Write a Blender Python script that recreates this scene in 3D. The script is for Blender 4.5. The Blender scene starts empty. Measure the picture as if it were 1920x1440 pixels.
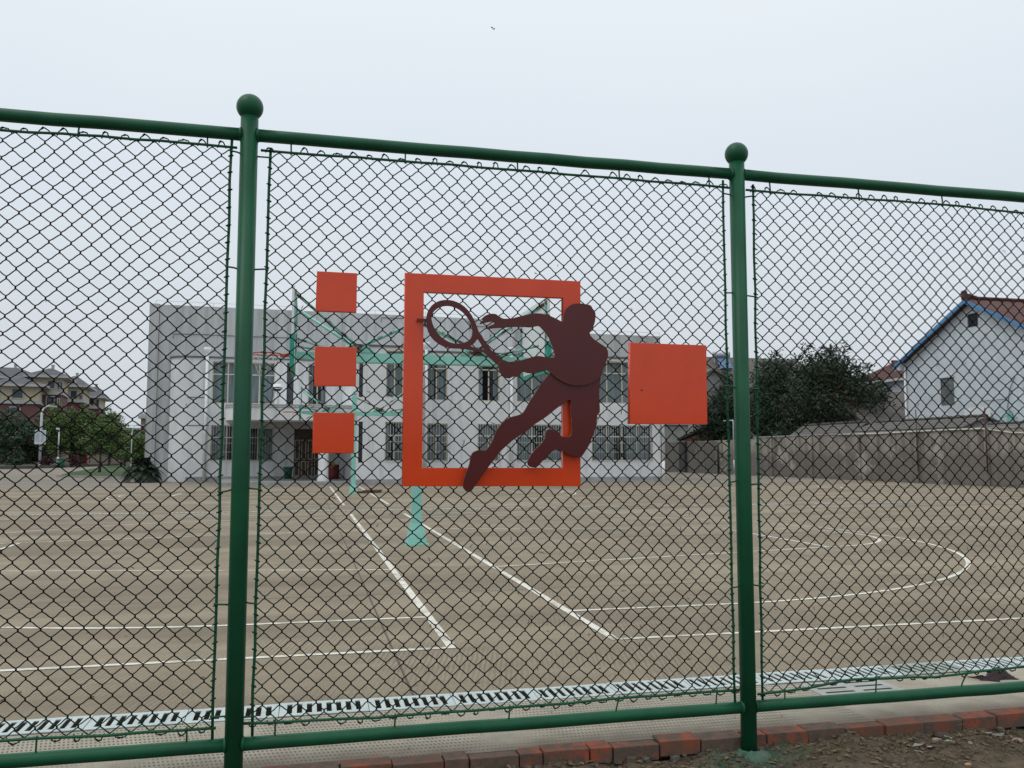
import bpy, bmesh, math, random
from mathutils import Vector, Matrix
random.seed(7)
S = bpy.context.scene
C = S.collection
PI = math.pi
# ------------------------------------------------------------------ camera model
W, H, F, HOR, CH = 1920, 1440, 1630.0, 853.0, 1.45
YAW = math.radians(13.3); PIT = math.atan((HOR - H/2)/F)
cy, sy, cp, sp = math.cos(YAW), math.sin(YAW), math.cos(PIT), math.sin(PIT)
RV = (cy, -sy, 0.0); FV = (sy*cp, cy*cp, sp); UV = (-sy*sp, -cy*sp, cp)
def ray(px, py):
    a = (px - W/2)/F; b = -(py - H/2)/F
    return [FV[i] + a*RV[i] + b*UV[i] for i in range(3)]
def gz(px, py, z=0.0):                       # survey: photo point -> point at height z
    d = ray(px, py); t = (z - CH)/d[2]
    return Vector((d[0]*t, d[1]*t, z))
def gp(px, py, n, c):                        # photo point -> point on the vertical plane n.(x,y)=c
    d = ray(px, py); t = c/(n[0]*d[0] + n[1]*d[1])
    return Vector((d[0]*t, d[1]*t, CH + d[2]*t))
def gY(px, py, Y): return gp(px, py, (0, 1), Y)
def gX(px, py, X): return gp(px, py, (1, 0), X)
def gD(px, py, D):                           # point at horizontal depth D
    d = ray(px, py); k = d[0]*sy + d[1]*cy
    t = D/k
    return Vector((d[0]*t, d[1]*t, CH + d[2]*t))

cam = bpy.data.cameras.new('camera'); cam.sensor_width = 36.0; cam.lens = 36.0*F/W
cam.clip_start = 0.05; cam.clip_end = 3000
co = bpy.data.objects.new('camera', cam); C.objects.link(co)
M3 = Matrix(((RV[0], UV[0], -FV[0]), (RV[1], UV[1], -FV[1]), (RV[2], UV[2], -FV[2])))
co.matrix_world = Matrix.Translation((0, 0, CH)) @ M3.to_4x4()
S.camera = co

# ------------------------------------------------------------------ materials
def nt(name):
    m = bpy.data.materials.new(name); m.use_nodes = True
    t = m.node_tree; b = t.nodes['Principled BSDF']
    return m, t, b
def N(t, typ, **kw):
    n = t.nodes.new(typ)
    for k, v in kw.items(): setattr(n, k, v)
    return n
def L(t, a, b): t.links.new(a, b)
def coords(t, scale=(1, 1, 1), rot=(0, 0, 0), src='Object'):
    tc = N(t, 'ShaderNodeTexCoord'); mp = N(t, 'ShaderNodeMapping')
    mp.inputs['Scale'].default_value = scale; mp.inputs['Rotation'].default_value = rot
    L(t, tc.outputs[src], mp.inputs['Vector']); return mp.outputs['Vector']
def noise(t, vec, scale, detail=4, rough=0.55):
    n = N(t, 'ShaderNodeTexNoise'); n.inputs['Scale'].default_value = scale
    n.inputs['Detail'].default_value = detail; n.inputs['Roughness'].default_value = rough
    L(t, vec, n.inputs['Vector']); return n.outputs['Fac']
def ramp(t, fac, stops):
    r = N(t, 'ShaderNodeValToRGB'); e = r.color_ramp.elements
    while len(e) < len(stops): e.new(0.5)
    for i, (p, c) in enumerate(stops):
        e[i].position = p; e[i].color = (c, c, c, 1) if not hasattr(c, '__len__') else (*c[:3], 1)
    L(t, fac, r.inputs['Fac']); return r.outputs['Color']
def mix(t, fac, a, b, mode='MIX'):
    m = N(t, 'ShaderNodeMix', data_type='RGBA', blend_type=mode)
    for s, v in ((0, fac), (6, a), (7, b)):
        i = m.inputs[s]
        if hasattr(v, 'type') and hasattr(v, 'is_linked'): L(t, v, i)
        elif s == 0: i.default_value = v
        else: i.default_value = (*v[:3], 1)
    return m.outputs[2]
def math_(t, op, a, b=None, clamp=False):
    m = N(t, 'ShaderNodeMath', operation=op, use_clamp=clamp)
    for i, v in enumerate((a, b)):
        if v is None: continue
        if hasattr(v, 'is_linked'): L(t, v, m.inputs[i])
        else: m.inputs[i].default_value = v
    return m.outputs[0]
def bump(t, b, h, strength=0.3, dist=0.01):
    n = N(t, 'ShaderNodeBump'); n.inputs['Strength'].default_value = strength
    n.inputs['Distance'].default_value = dist
    L(t, h, n.inputs['Height']); L(t, n.outputs['Normal'], b.inputs['Normal'])
def sep(t, vec):
    s = N(t, 'ShaderNodeSeparateXYZ'); L(t, vec, s.inputs[0]); return s.outputs
MATS = {}
def simple(name, c1, c2=None, scale=6.0, rough=0.6, bmp=0.0, bscale=60, bd=0.004, spec=0.4, metal=0.0, stretch=(1, 1, 1), lo=0.35, hi=0.65, stain=None):
    m, t, b = nt(name); v = coords(t, stretch)
    c2 = c2 or tuple(x*0.8 for x in c1)
    col = mix(t, ramp(t, noise(t, v, scale, 5), [(lo, 0.0), (hi, 1.0)]), c1, c2)
    if stain:
        sc, sstops, scale2, st = stain
        v2 = coords(t, st)
        col = mix(t, ramp(t, noise(t, v2, scale2, 6, 0.65), sstops), col, sc)
    L(t, col, b.inputs['Base Color'])
    b.inputs['Roughness'].default_value = rough; b.inputs['Specular IOR Level'].default_value = spec
    b.inputs['Metallic'].default_value = metal
    if bmp: bump(t, b, noise(t, v, bscale, 4), bmp, bd)
    MATS[name] = m; return m

green = simple('green_paint', (0.010, 0.096, 0.044), (0.008, 0.072, 0.034), 5, 0.42, 0.15, 40, 0.002, 0.25, stain=((0.020, 0.070, 0.040), [(0.60, 0.0), (0.72, 0.7)], 14, (1, 1, 1)))
orange = simple('orange_paint', (0.74, 0.066, 0.013), (0.66, 0.056, 0.011), 3, 0.17, 0.05, 15, 0.002, 0.5)
maroon = simple('maroon_paint', (0.096, 0.012, 0.012), (0.082, 0.010, 0.010), 4, 0.26, 0.08, 30, 0.002, 0.4)
mint = simple('mint_paint', (0.27, 0.60, 0.52), (0.22, 0.52, 0.45), 3, 0.45, stain=((0.10, 0.05, 0.03), [(0.66, 0.0), (0.72, 0.9)], 9, (1, 1, 1)))
mint_rust = simple('rusted_mint_paint', (0.27, 0.54, 0.47), (0.18, 0.44, 0.38), 5, 0.6, stain=((0.09, 0.035, 0.02), [(0.50, 0.0), (0.60, 1.0)], 6, (1, 1, 1)))
teal = simple('teal_padding', (0.02, 0.30, 0.22), (0.015, 0.24, 0.18), 4, 0.5)
white_board = simple('white_board', (0.72, 0.74, 0.74), (0.62, 0.65, 0.66), 3, 0.35)
red_paint = simple('red_rim_paint', (0.50, 0.06, 0.035), (0.32, 0.05, 0.03), 8, 0.5)
net_mat = simple('net_cord', (0.62, 0.60, 0.56), None, 4, 0.8)
grate_mat = simple('grate_plastic', (0.52, 0.59, 0.58), (0.44, 0.51, 0.50), 5, 0.5, stain=((0.35, 0.34, 0.30), [(0.52, 0.0), (0.72, 0.6)], 9, (1, 1, 1)))
grate_old = simple('grate_weathered', (0.36, 0.42, 0.38), (0.26, 0.30, 0.26), 6, 0.6)
grate_grey = simple('grate_concrete', (0.40, 0.42, 0.39), (0.32, 0.33, 0.31), 7, 0.75)
dark_hole = simple('hole_shade', (0.010, 0.010, 0.009), None, 3, 0.8)  # near-black colour stands in for the shade deep in the drain
pvc = simple('white_pvc', (0.74, 0.75, 0.75), (0.66, 0.67, 0.68), 2, 0.4)
pole_white = simple('white_pole_paint', (0.66, 0.68, 0.70), None, 2, 0.45)
galv = simple('galvanised_steel', (0.48, 0.50, 0.52), (0.40, 0.42, 0.44), 5, 0.45, metal=0.4)
brick_a = simple('brick_grey_brown', (0.11, 0.085, 0.068), (0.17, 0.105, 0.078), 14, 0.9, 0.6, 60, 0.006, 0.2, stain=((0.07, 0.065, 0.055), [(0.5, 0.0), (0.7, 0.8)], 20, (1, 1, 1)))
brick_b = simple('brick_orange_sprayed', (0.33, 0.080, 0.042), (0.15, 0.085, 0.06), 9, 0.85, 0.6, 60, 0.006, 0.2, stain=((0.10, 0.08, 0.065), [(0.44, 0.0), (0.60, 0.95)], 13, (1, 1, 1)))
brick_c = simple('brick_red_brown', (0.22, 0.080, 0.048), (0.12, 0.085, 0.065), 10, 0.9, 0.6, 60, 0.006, 0.2, stain=((0.09, 0.08, 0.07), [(0.5, 0.0), (0.68, 0.9)], 18, (1, 1, 1)))
hall_mat = simple('grey_render', (0.50, 0.515, 0.52), (0.42, 0.435, 0.445), 0.5, 0.85, 0.15, 4, 0.02, 0.2, stretch=(1, 1, 0.35), stain=((0.30, 0.31, 0.315), [(0.46, 0.0), (0.68, 0.9)], 1.4, (1.6, 1.6, 0.10)))
wing_mat = simple('white_wall_paint', (0.68, 0.69, 0.70), (0.60, 0.615, 0.63), 0.7, 0.75, 0.08, 5, 0.01, 0.25, stain=((0.42, 0.43, 0.44), [(0.50, 0.0), (0.74, 0.8)], 1.3, (1.8, 1.8, 0.16)))
plinth_mat = simple('grey_plinth', (0.36, 0.36, 0.35), (0.27, 0.27, 0.265), 2, 0.85)
frame_mat = simple('cream_window_frame', (0.58, 0.54, 0.43), None, 2, 0.5)
bar_mat = simple('window_bar_steel', (0.55, 0.56, 0.55), None, 2, 0.5)
curtain_mat = simple('window_curtain', (0.38, 0.46, 0.49), (0.22, 0.28, 0.30), 3.0, 0.9, stretch=(6, 1, 0.1))
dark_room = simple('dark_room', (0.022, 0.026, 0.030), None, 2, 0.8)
door_wood = simple('brown_door', (0.085, 0.052, 0.036), (0.065, 0.04, 0.03), 2, 0.5)
bin_green = simple('green_bin', (0.015, 0.12, 0.075), None, 2, 0.5)
bin_red = simple('dark_red_bin', (0.18, 0.014, 0.018), None, 2, 0.5)
yellow_cloth = simple('yellow_cloth', (0.45, 0.30, 0.05), None, 2, 0.7)
blue_trim = simple('blue_trim', (0.085, 0.24, 0.44), (0.07, 0.20, 0.39), 2, 0.5)
house_wall = simple('pale_render', (0.60, 0.65, 0.68), (0.52, 0.57, 0.60), 1.2, 0.85, 0.1, 10, 0.01, 0.2, stain=((0.36, 0.40, 0.42), [(0.55, 0.0), (0.75, 0.6)], 2.2, (1, 1, 0.5)))
house_white = simple('white_render', (0.60, 0.62, 0.66), None, 1.2, 0.85)
villa_yellow = simple('cream_yellow_render', (0.50, 0.44, 0.32), (0.43, 0.38, 0.28), 0.5, 0.85)
villa_red = simple('red_brick_cladding', (0.155, 0.072, 0.068), (0.125, 0.062, 0.06), 0.7, 0.85)
villa_trim = simple('pale_cornice', (0.42, 0.43, 0.43), None, 0.7, 0.8)
cement = simple('cement_wall', (0.30, 0.30, 0.29), (0.24, 0.24, 0.235), 0.8, 0.9)
brick_red_wall = simple('orange_brick_wall', (0.34, 0.13, 0.075), (0.26, 0.10, 0.06), 6, 0.9)
trunk_mat = simple('bark', (0.085, 0.07, 0.055), (0.05, 0.04, 0.032), 8, 0.95, 0.5, 20, 0.02, 0.1)
rust_steel = simple('rusty_steel', (0.12, 0.055, 0.035), (0.07, 0.035, 0.025), 9, 0.8)
cable_mat = simple('pale_cable', (0.55, 0.54, 0.48), None, 2, 0.6)
black_cable = simple('black_cable', (0.02, 0.02, 0.02), None, 2, 0.6)
rag_mat = simple('dark_cloth', (0.028, 0.018, 0.024), (0.045, 0.03, 0.032), 20, 0.95)
kerb_mat = simple('kerb_concrete', (0.30, 0.29, 0.26), (0.22, 0.215, 0.195), 2, 0.9)
grass_mat = simple('short_grass', (0.038, 0.075, 0.018), (0.028, 0.055, 0.014), 2, 0.95)
sign_face = simple('sign_face', (0.62, 0.66, 0.70), None, 2, 0.4)
ink = simple('grey_print', (0.22, 0.26, 0.32), None, 2, 0.6)
blue_steel = simple('blue_collector', (0.10, 0.16, 0.30), (0.08, 0.12, 0.22), 2, 0.25)
leafdry = simple('dead_leaf', (0.20, 0.135, 0.08), (0.13, 0.085, 0.05), 30, 0.9)
straw = simple('dry_straw', (0.26, 0.22, 0.13), (0.15, 0.125, 0.075), 10, 0.9)
stone_mat = simple('pale_stone', (0.30, 0.26, 0.22), (0.20, 0.17, 0.14), 20, 0.9)
twig_mat = simple('dry_tendril', (0.03, 0.02, 0.014), None, 10, 0.95)
kite_mat = simple('dark_red_film', (0.14, 0.02, 0.03), None, 10, 0.8)
far_grey = simple('far_grey_wall', (0.20, 0.225, 0.255), None, 0.3, 0.9)

def tile_mat(name, c1, c2, axis, pitch):
    m, t, b = nt(name); v = coords(t)
    s = sep(t, v)
    w = math_(t, 'FRACT', math_(t, 'DIVIDE', s[axis], pitch))
    n = noise(t, v, 1.2, 5)
    col = mix(t, ramp(t, n, [(0.35, 0.0), (0.65, 1.0)]), c1, c2)
    n2 = noise(t, v, 9, 3)
    col = mix(t, ramp(t, n2, [(0.5, 0.0), (0.8, 0.6)]), col, tuple(x*1.4 for x in c1))
    gap = ramp(t, w, [(0.0, 0.0), (0.10, 0.0), (0.2, 1.0), (1.0, 1.0)])
    col = mix(t, gap, tuple(x*0.35 for x in c2), col)
    L(t, col, b.inputs['Base Color']); b.inputs['Roughness'].default_value = 0.85
    bump(t, b, w, 0.6, 0.04); return m
tile_grey = tile_mat('grey_roof_tile', (0.125, 0.115, 0.105), (0.085, 0.08, 0.075), 2, 0.13)
tile_dark = tile_mat('slate_roof_tile', (0.10, 0.105, 0.115), (0.075, 0.08, 0.09), 2, 0.35)
tile_red = tile_mat('red_roof_tile', (0.115, 0.050, 0.042), (0.080, 0.038, 0.034), 2, 0.14)

def leaf_mat(name, c1, c2, c3, scale):
    m, t, b = nt(name); v = coords(t)
    col = mix(t, ramp(t, noise(t, v, scale, 3), [(0.38, 0.0), (0.62, 1.0)]), c1, c2)
    col = mix(t, ramp(t, noise(t, v, scale*5, 3), [(0.5, 0.0), (0.7, 0.8)]), col, c3)
    L(t, col, b.inputs['Base Color']); b.inputs['Roughness'].default_value = 0.6
    b.inputs['Specular IOR Level'].default_value = 0.3
    return m
leaf_dark = leaf_mat('dark_foliage', (0.011, 0.023, 0.014), (0.024, 0.046, 0.022), (0.052, 0.088, 0.036), 0.8)
leaf_mid = leaf_mat('mid_foliage', (0.060, 0.105, 0.030), (0.085, 0.145, 0.040), (0.12, 0.18, 0.05), 0.6)
leaf_blue = leaf_mat('bluish_foliage', (0.030, 0.060, 0.038), (0.045, 0.080, 0.045), (0.06, 0.10, 0.055), 0.6)
leaf_cycad = leaf_mat('cycad_foliage', (0.012, 0.024, 0.015), (0.020, 0.036, 0.022), (0.035, 0.06, 0.034), 2)
leaf_maroon = leaf_mat('maroon_foliage', (0.05, 0.022, 0.026), (0.07, 0.03, 0.034), (0.09, 0.04, 0.04), 2)

# glass: a dark clear pane that mirrors the sky
def glass(name, col):
    m, t, b = nt(name)
    b.inputs['Base Color'].default_value = (*col, 1); b.inputs['Roughness'].default_value = 0.06
    b.inputs['Specular IOR Level'].default_value = 0.6
    b.inputs['Alpha'].default_value = 0.30
    return m
pane_mat = glass('window_glass', (0.045, 0.062, 0.068))
pane_far = simple('far_window_glass', (0.055, 0.065, 0.08), None, 1, 0.15)

# chain-link wire: old dark wire, rusted in places, green overspray along the panel edges
def wire_mat():
    m, t, b = nt('chain_link_wire')
    gen = N(t, 'ShaderNodeTexCoord'); s = sep(t, gen.outputs['Generated'])
    v = coords(t)
    ex = math_(t, 'MINIMUM', s[0], math_(t, 'SUBTRACT', 1.0, s[0]))
    ez = math_(t, 'MINIMUM', s[2], math_(t, 'SUBTRACT', 1.0, s[2]))
    e = math_(t, 'MINIMUM', ex, ez)
    e = math_(t, 'ADD', e, math_(t, 'MULTIPLY', math_(t, 'SUBTRACT', noise(t, v, 9, 3), 0.5), 0.06))
    col = mix(t, ramp(t, noise(t, v, 3.0, 5, 0.7), [(0.52, 0.0), (0.66, 1.0)]), (0.006, 0.005, 0.004), (0.034, 0.013, 0.007))
    col = mix(t, ramp(t, e, [(0.02, 1.0), (0.07, 0.0)]), col, (0.008, 0.036, 0.020))
    L(t, col, b.inputs['Base Color']); b.inputs['Roughness'].default_value = 0.7
    b.inputs['Specular IOR Level'].default_value = 0.12
    return m
wire = wire_mat()

# old concrete court: broom grooves, slab joints, wide stains
def court_mat():
    m, t, b = nt('court_concrete'); v = coords(t); s = sep(t, v)
    vs = coords(t, (0.22, 1.0, 1.0))
    a = ramp(t, noise(t, vs, 0.55, 6, 0.62), [(0.38, 0.0), (0.62, 1.0)])
    col = mix(t, a, (0.200, 0.164, 0.114), (0.318, 0.265, 0.188))
    c2 = ramp(t, noise(t, v, 1.7, 6, 0.7), [(0.45, 0.0), (0.75, 1.0)])
    col = mix(t, math_(t, 'MULTIPLY', c2, 0.6), col, (0.150, 0.134, 0.100))
    c4 = ramp(t, noise(t, coords(t, (0.30, 0.9, 1)), 0.42, 6, 0.7), [(0.56, 0.0), (0.64, 1.0)])
    col = mix(t, math_(t, 'MULTIPLY', c4, 0.5), col, (0.125, 0.112, 0.092))
    n3 = ramp(t, noise(t, coords(t, (0.5, 1.4, 1)), 0.9, 5, 0.6), [(0.58, 0.0), (0.72, 1.0)])
    col = mix(t, math_(t, 'MULTIPLY', n3, 0.5), col, (0.35, 0.30, 0.225))
    # fine grain and short scratches
    g = noise(t, v, 55, 3, 0.7)
    col = mix(t, math_(t, 'MULTIPLY', ramp(t, g, [(0.45, 0.0), (0.62, 1.0)]), 0.28), col, (0.10, 0.088, 0.072))
    # broom grooves, in patches
    vr = coords(t, (1, 1, 1), (0, 0, math.radians(14)))
    sr = sep(t, vr)
    wv = math_(t, 'SINE', math_(t, 'MULTIPLY', math_(t, 'ADD', sr[0], math_(t, 'MULTIPLY', noise(t, v, 6, 2), 0.03)), 2*PI/0.036))
    gm = ramp(t, noise(t, v, 0.9, 3), [(0.44, 0.0), (0.60, 1.0)])
    gr = math_(t, 'MULTIPLY', ramp(t, wv, [(0.0, 0.0), (0.75, 1.0)]), gm)
    col = mix(t, math_(t, 'MULTIPLY', gr, 0.48), col, (0.10, 0.088, 0.070))
    # slab joints every 6.4 m across, 8 m along
    def joint(axis, pitch, off, width):
        f = math_(t, 'FRACT', math_(t, 'DIVIDE', math_(t, 'ADD', s[axis], off), pitch))
        return math_(t, 'LESS_THAN', math_(t, 'ABSOLUTE', math_(t, 'SUBTRACT', f, 0.5)), width/pitch/2)
    j = math_(t, 'MAXIMUM', joint(0, 6.4, 3.2 - 0.66, 0.018), joint(1, 5.45, 5.45/2 - 9.28, 0.022))
    col = mix(t, math_(t, 'MULTIPLY', j, 0.75), col, (0.05, 0.045, 0.04))
    L(t, col, b.inputs['Base Color'])
    b.inputs['Roughness'].default_value = 0.82; b.inputs['Specular IOR Level'].default_value = 0.25
    hgt = math_(t, 'ADD', g, math_(t, 'MULTIPLY', gr, -1.0))
    bump(t, b, hgt, 0.25, 0.004)
    return m
court_m = court_mat()

def apron_mat():
    m, t, b = nt('apron_concrete'); v = coords(t); s = sep(t, v)
    col = mix(t, ramp(t, noise(t, v, 2.2, 6, 0.65), [(0.38, 0.0), (0.64, 1.0)]), (0.40, 0.36, 0.285), (0.30, 0.27, 0.21))
    g = noise(t, v, 70, 3, 0.7)
    col = mix(t, math_(t, 'MULTIPLY', ramp(t, g, [(0.5, 0.0), (0.65, 1.0)]), 0.3), col, (0.10, 0.09, 0.075))
    # rows of little pressed dimples
    dx = math_(t, 'SINE', math_(t, 'MULTIPLY', math_(t, 'ADD', s[0], math_(t, 'MULTIPLY', s[1], 0.22)), 2*PI/0.021))
    dy = math_(t, 'SINE', math_(t, 'MULTIPLY', s[1], 2*PI/0.046))
    d = math_(t, 'MULTIPLY', math_(t, 'ADD', dx, 1.0), math_(t, 'ADD', dy, 1.0))
    mask = ramp(t, noise(t, v, 1.6, 4), [(0.36, 0.0), (0.48, 1.0)])
    my = ramp(t, s[1], [(0.0, 0.0), (1.0, 1.0)])
    dm = math_(t, 'MULTIPLY', ramp(t, math_(t, 'DIVIDE', d, 4.0), [(0.34, 0.0), (0.58, 1.0)]), mask)
    lim = math_(t, 'LESS_THAN', s[0], 3.05)
    dm = math_(t, 'MULTIPLY', dm, lim)
    col = mix(t, math_(t, 'MULTIPLY', dm, 0.85), col, (0.085, 0.075, 0.06))
    # earth washed over the strip beside the bricks
    edge = math_(t, 'ADD', s[1], math_(t, 'MULTIPLY', math_(t, 'SUBTRACT', noise(t, v, 4, 5), 0.5), 0.35))
    em = ramp(t, math_(t, 'SUBTRACT', edge, 4.0), [(0.33, 0.8), (0.55, 0.0)])
    col = mix(t, em, col, (0.13, 0.105, 0.078))
    L(t, col, b.inputs['Base Color']); b.inputs['Roughness'].default_value = 0.88
    bump(t, b, math_(t, 'SUBTRACT', g, dm), 0.35, 0.004)
    return m
apron_m = apron_mat()

def line_paint():
    m, t, b = nt('worn_white_line'); v = coords(t)
    n = noise(t, v, 7, 6, 0.75); n2 = noise(t, v, 0.8, 3)
    wear = math_(t, 'ADD', n, math_(t, 'MULTIPLY', math_(t, 'SUBTRACT', n2, 0.5), 0.7))
    col = mix(t, ramp(t, wear, [(0.48, 0.0), (0.66, 0.85)]), (0.66, 0.64, 0.56), (0.30, 0.262, 0.20))
    L(t, col, b.inputs['Base Color']); b.inputs['Roughness'].default_value = 0.75
    return m
line_m = line_paint()

def dirt_mat():
    m, t, b = nt('dirt'); v = coords(t); s = sep(t, v)
    n = noise(t, v, 7, 8, 0.7)
    col = mix(t, ramp(t, n, [(0.36, 0.0), (0.62, 1.0)]), (0.060, 0.046, 0.034), (0.150, 0.115, 0.080))
    col = mix(t, ramp(t, noise(t, v, 45, 4, 0.8), [(0.55, 0.0), (0.7, 0.8)]), col, (0.22, 0.175, 0.12))
    col = mix(t, ramp(t, noise(t, v, 3.1, 5), [(0.52, 0.0), (0.66, 0.6)]), col, (0.060, 0.062, 0.030))
    # green paint that dripped and sprayed round the post foot
    dx = math_(t, 'SUBTRACT', s[0], 2.20); dy = math_(t, 'SUBTRACT', s[1], 4.12)
    r = math_(t, 'SQRT', math_(t, 'ADD', math_(t, 'MULTIPLY', math_(t, 'MULTIPLY', dx, dx), 0.6), math_(t, 'MULTIPLY', math_(t, 'MULTIPLY', dy, dy), 2.0)))
    r = math_(t, 'ADD', r, math_(t, 'MULTIPLY', math_(t, 'SUBTRACT', noise(t, v, 14, 5, 0.7), 0.5), 0.35))
    col = mix(t, ramp(t, r, [(0.06, 0.75), (0.26, 0.0)]), col, (0.03, 0.10, 0.07))
    L(t, col, b.inputs['Base Color']); b.inputs['Roughness'].default_value = 0.95
    b.inputs['Specular IOR Level'].default_value = 0.1
    bump(t, b, noise(t, v, 30, 6, 0.75), 0.8, 0.02)
    return m
dirt_m = dirt_mat()

def wall_mat():
    m, t, b = nt('stained_concrete_wall'); v = coords(t); s = sep(t, v)
    col = mix(t, ramp(t, noise(t, v, 0.5, 5), [(0.36, 0.0), (0.62, 1.0)]), (0.34, 0.31, 0.265), (0.20, 0.182, 0.158))
    st = ramp(t, noise(t, coords(t, (1.8, 1.8, 0.12)), 1.0, 6, 0.65), [(0.48, 0.0), (0.62, 1.0)])
    col = mix(t, math_(t, 'MULTIPLY', st, 0.85), col, (0.115, 0.105, 0.095))
    low = math_(t, 'ADD', s[2], math_(t, 'MULTIPLY', math_(t, 'SUBTRACT', noise(t, v, 0.9, 5), 0.5), 1.2))
    col = mix(t, ramp(t, math_(t, 'DIVIDE', low, 3.0), [(0.46, 0.75), (0.58, 0.0)]), col, (0.135, 0.120, 0.108))
    col = mix(t, ramp(t, noise(t, v, 0.55, 6, 0.6), [(0.56, 0.0), (0.66, 0.85)]), col, (0.38, 0.36, 0.315))
    L(t, col, b.inputs['Base Color']); b.inputs['Roughness'].default_value = 0.92
    bump(t, b, noise(t, v, 5, 5), 0.2, 0.02); return m
wall_m = wall_mat()
# ------------------------------------------------------------------ mesh + object helpers
WM = {}                                        # world matrix of every parent Empty / object
def tag(o, label=None, cat=None, group=None, kind=None):
    for k, v in (('label', label), ('category', cat), ('group', group), ('kind', kind)):
        if v: o[k] = v
    return o
def thing(name, label, cat, loc=(0, 0, 0), rotz=0.0, group=None):
    o = bpy.data.objects.new(name, None); C.objects.link(o)
    o.empty_display_size = 0.2
    o.location = loc; o.rotation_euler = (0, 0, rotz)
    WM[o] = Matrix.Translation(Vector(loc)) @ Matrix.Rotation(rotz, 4, 'Z')
    return tag(o, label, cat, group)
class MB:
    def __init__(s): s.v = []; s.f = []; s.sm = []
    def add(s, vs, fs, smooth=False):
        n = len(s.v); s.v += [Vector(p) for p in vs]
        for f in fs: s.f.append([i + n for i in f]); s.sm.append(smooth)
        return s
    def box(s, c, d, rot=None):
        c = Vector(c); x, y, z = (k/2 for k in d)
        vs = [Vector(p) for p in ((-x, -y, -z), (x, -y, -z), (x, y, -z), (-x, y, -z), (-x, -y, z), (x, -y, z), (x, y, z), (-x, y, z))]
        if rot is not None: vs = [rot @ p for p in vs]
        return s.add([c + p for p in vs], [(3, 2, 1, 0), (4, 5, 6, 7), (0, 1, 5, 4), (1, 2, 6, 5), (2, 3, 7, 6), (3, 0, 4, 7)])
    def span(s, a, b):                          # box from corner a to corner b
        return s.box([(a[i] + b[i])/2 for i in range(3)], [abs(b[i] - a[i]) for i in range(3)])
    def quad(s, a, b, c, d): return s.add([a, b, c, d], [(0, 1, 2, 3)])
    def tube(s, pts, r, n=8, caps=True, smooth=True):
        pts = [Vector(p) for p in pts]; rr = r if hasattr(r, '__len__') else [r]*len(pts)
        vs = []; ref = None
        for i, p in enumerate(pts):
            a = pts[max(i - 1, 0)]; b = pts[min(i + 1, len(pts) - 1)]
            t = (b - a); t = t.normalized() if t.length > 1e-9 else Vector((0, 0, 1))
            if ref is None: ref = Vector((0, 0, 1)) if abs(t.z) < 0.9 else Vector((1, 0, 0))
            u = ref - t*ref.dot(t)
            if u.length < 1e-6: u = Vector((0, 1, 0)) - t*t.y
            u.normalize(); w = t.cross(u); ref = u
            vs += [p + (u*math.cos(2*PI*k/n) + w*math.sin(2*PI*k/n))*rr[i] for k in range(n)]
        fs = []
        for i in range(len(pts) - 1):
            for k in range(n):
                fs.append((i*n + k, i*n + (k + 1) % n, (i + 1)*n + (k + 1) % n, (i + 1)*n + k))
        base = len(s.v); s.add(vs, fs, smooth)
        if caps:
            s.f.append([base + k for k in range(n)][::-1]); s.sm.append(False)
            e = base + (len(pts) - 1)*n
            s.f.append([e + k for k in range(n)]); s.sm.append(False)
        return s
    def lathe(s, c, prof, n=24, smooth=True):   # prof = [(r, z)]
        vs = []; c = Vector(c)
        for r, z in prof: vs += [c + Vector((r*math.cos(2*PI*k/n), r*math.sin(2*PI*k/n), z)) for k in range(n)]
        fs = []
        for i in range(len(prof) - 1):
            for k in range(n): fs.append((i*n + k, i*n + (k + 1) % n, (i + 1)*n + (k + 1) % n, (i + 1)*n + k))
        return s.add(vs, fs, smooth)
    def prism(s, poly, ext):                    # planar polygon (list of 3D points) pushed along ext
        n = len(poly); e = Vector(ext); a = [Vector(p) for p in poly]
        return s.add(a + [p + e for p in a], [tuple(range(n))[::-1], tuple(range(n, 2*n))] + [(i, (i + 1) % n, n + (i + 1) % n, n + i) for i in range(n)])
    def mesh(s, name, m, inv=None):
        me = bpy.data.meshes.new(name)
        vs = s.v if inv is None else [inv @ p for p in s.v]
        me.from_pydata([tuple(p) for p in vs], [], s.f)
        me.polygons.foreach_set('use_smooth', s.sm)
        me.materials.append(m); me.update(); return me
    def build(s, name, m, parent=None, local=False, bevel=0.0):
        inv = None
        if parent is not None and not local: inv = WM[parent].inverted()
        o = bpy.data.objects.new(name, s.mesh(name, m, inv)); C.objects.link(o)
        if parent is not None:
            o.parent = parent; WM[o] = WM[parent].copy()
        else: WM[o] = Matrix.Identity(4)
        bm = bmesh.new(); bm.from_mesh(o.data); bmesh.ops.recalc_face_normals(bm, faces=bm.faces)
        if bevel:
            es = [e for e in bm.edges if len(e.link_faces) == 2 and e.calc_face_angle(0) > 0.6]
            bmesh.ops.bevel(bm, geom=es, offset=bevel, segments=2, affect='EDGES', profile=0.7)
        bm.to_mesh(o.data); bm.free()
        return o
def rebase(o, loc):                             # move a one-mesh thing's origin to its base
    loc = Vector(loc); o.data.transform(Matrix.Translation(-loc)); o.location = loc; WM[o] = Matrix.Translation(loc); return o
def kids(o): return [c for c in C.objects if c.parent == o]
def dup(root, loc, rotz=0.0, scale=1.0, label=None, group=None):
    r = root.copy(); C.objects.link(r); r.location = loc; r.rotation_euler = (0, 0, rotz); r.scale = (scale,)*3 if not hasattr(scale, '__len__') else scale
    if label: r['label'] = label
    if group: r['group'] = group
    for ch in kids(root):
        c = ch.copy(); C.objects.link(c); c.parent = r
        for g in kids(ch):
            d = g.copy(); C.objects.link(d); d.parent = c
    return r
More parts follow.
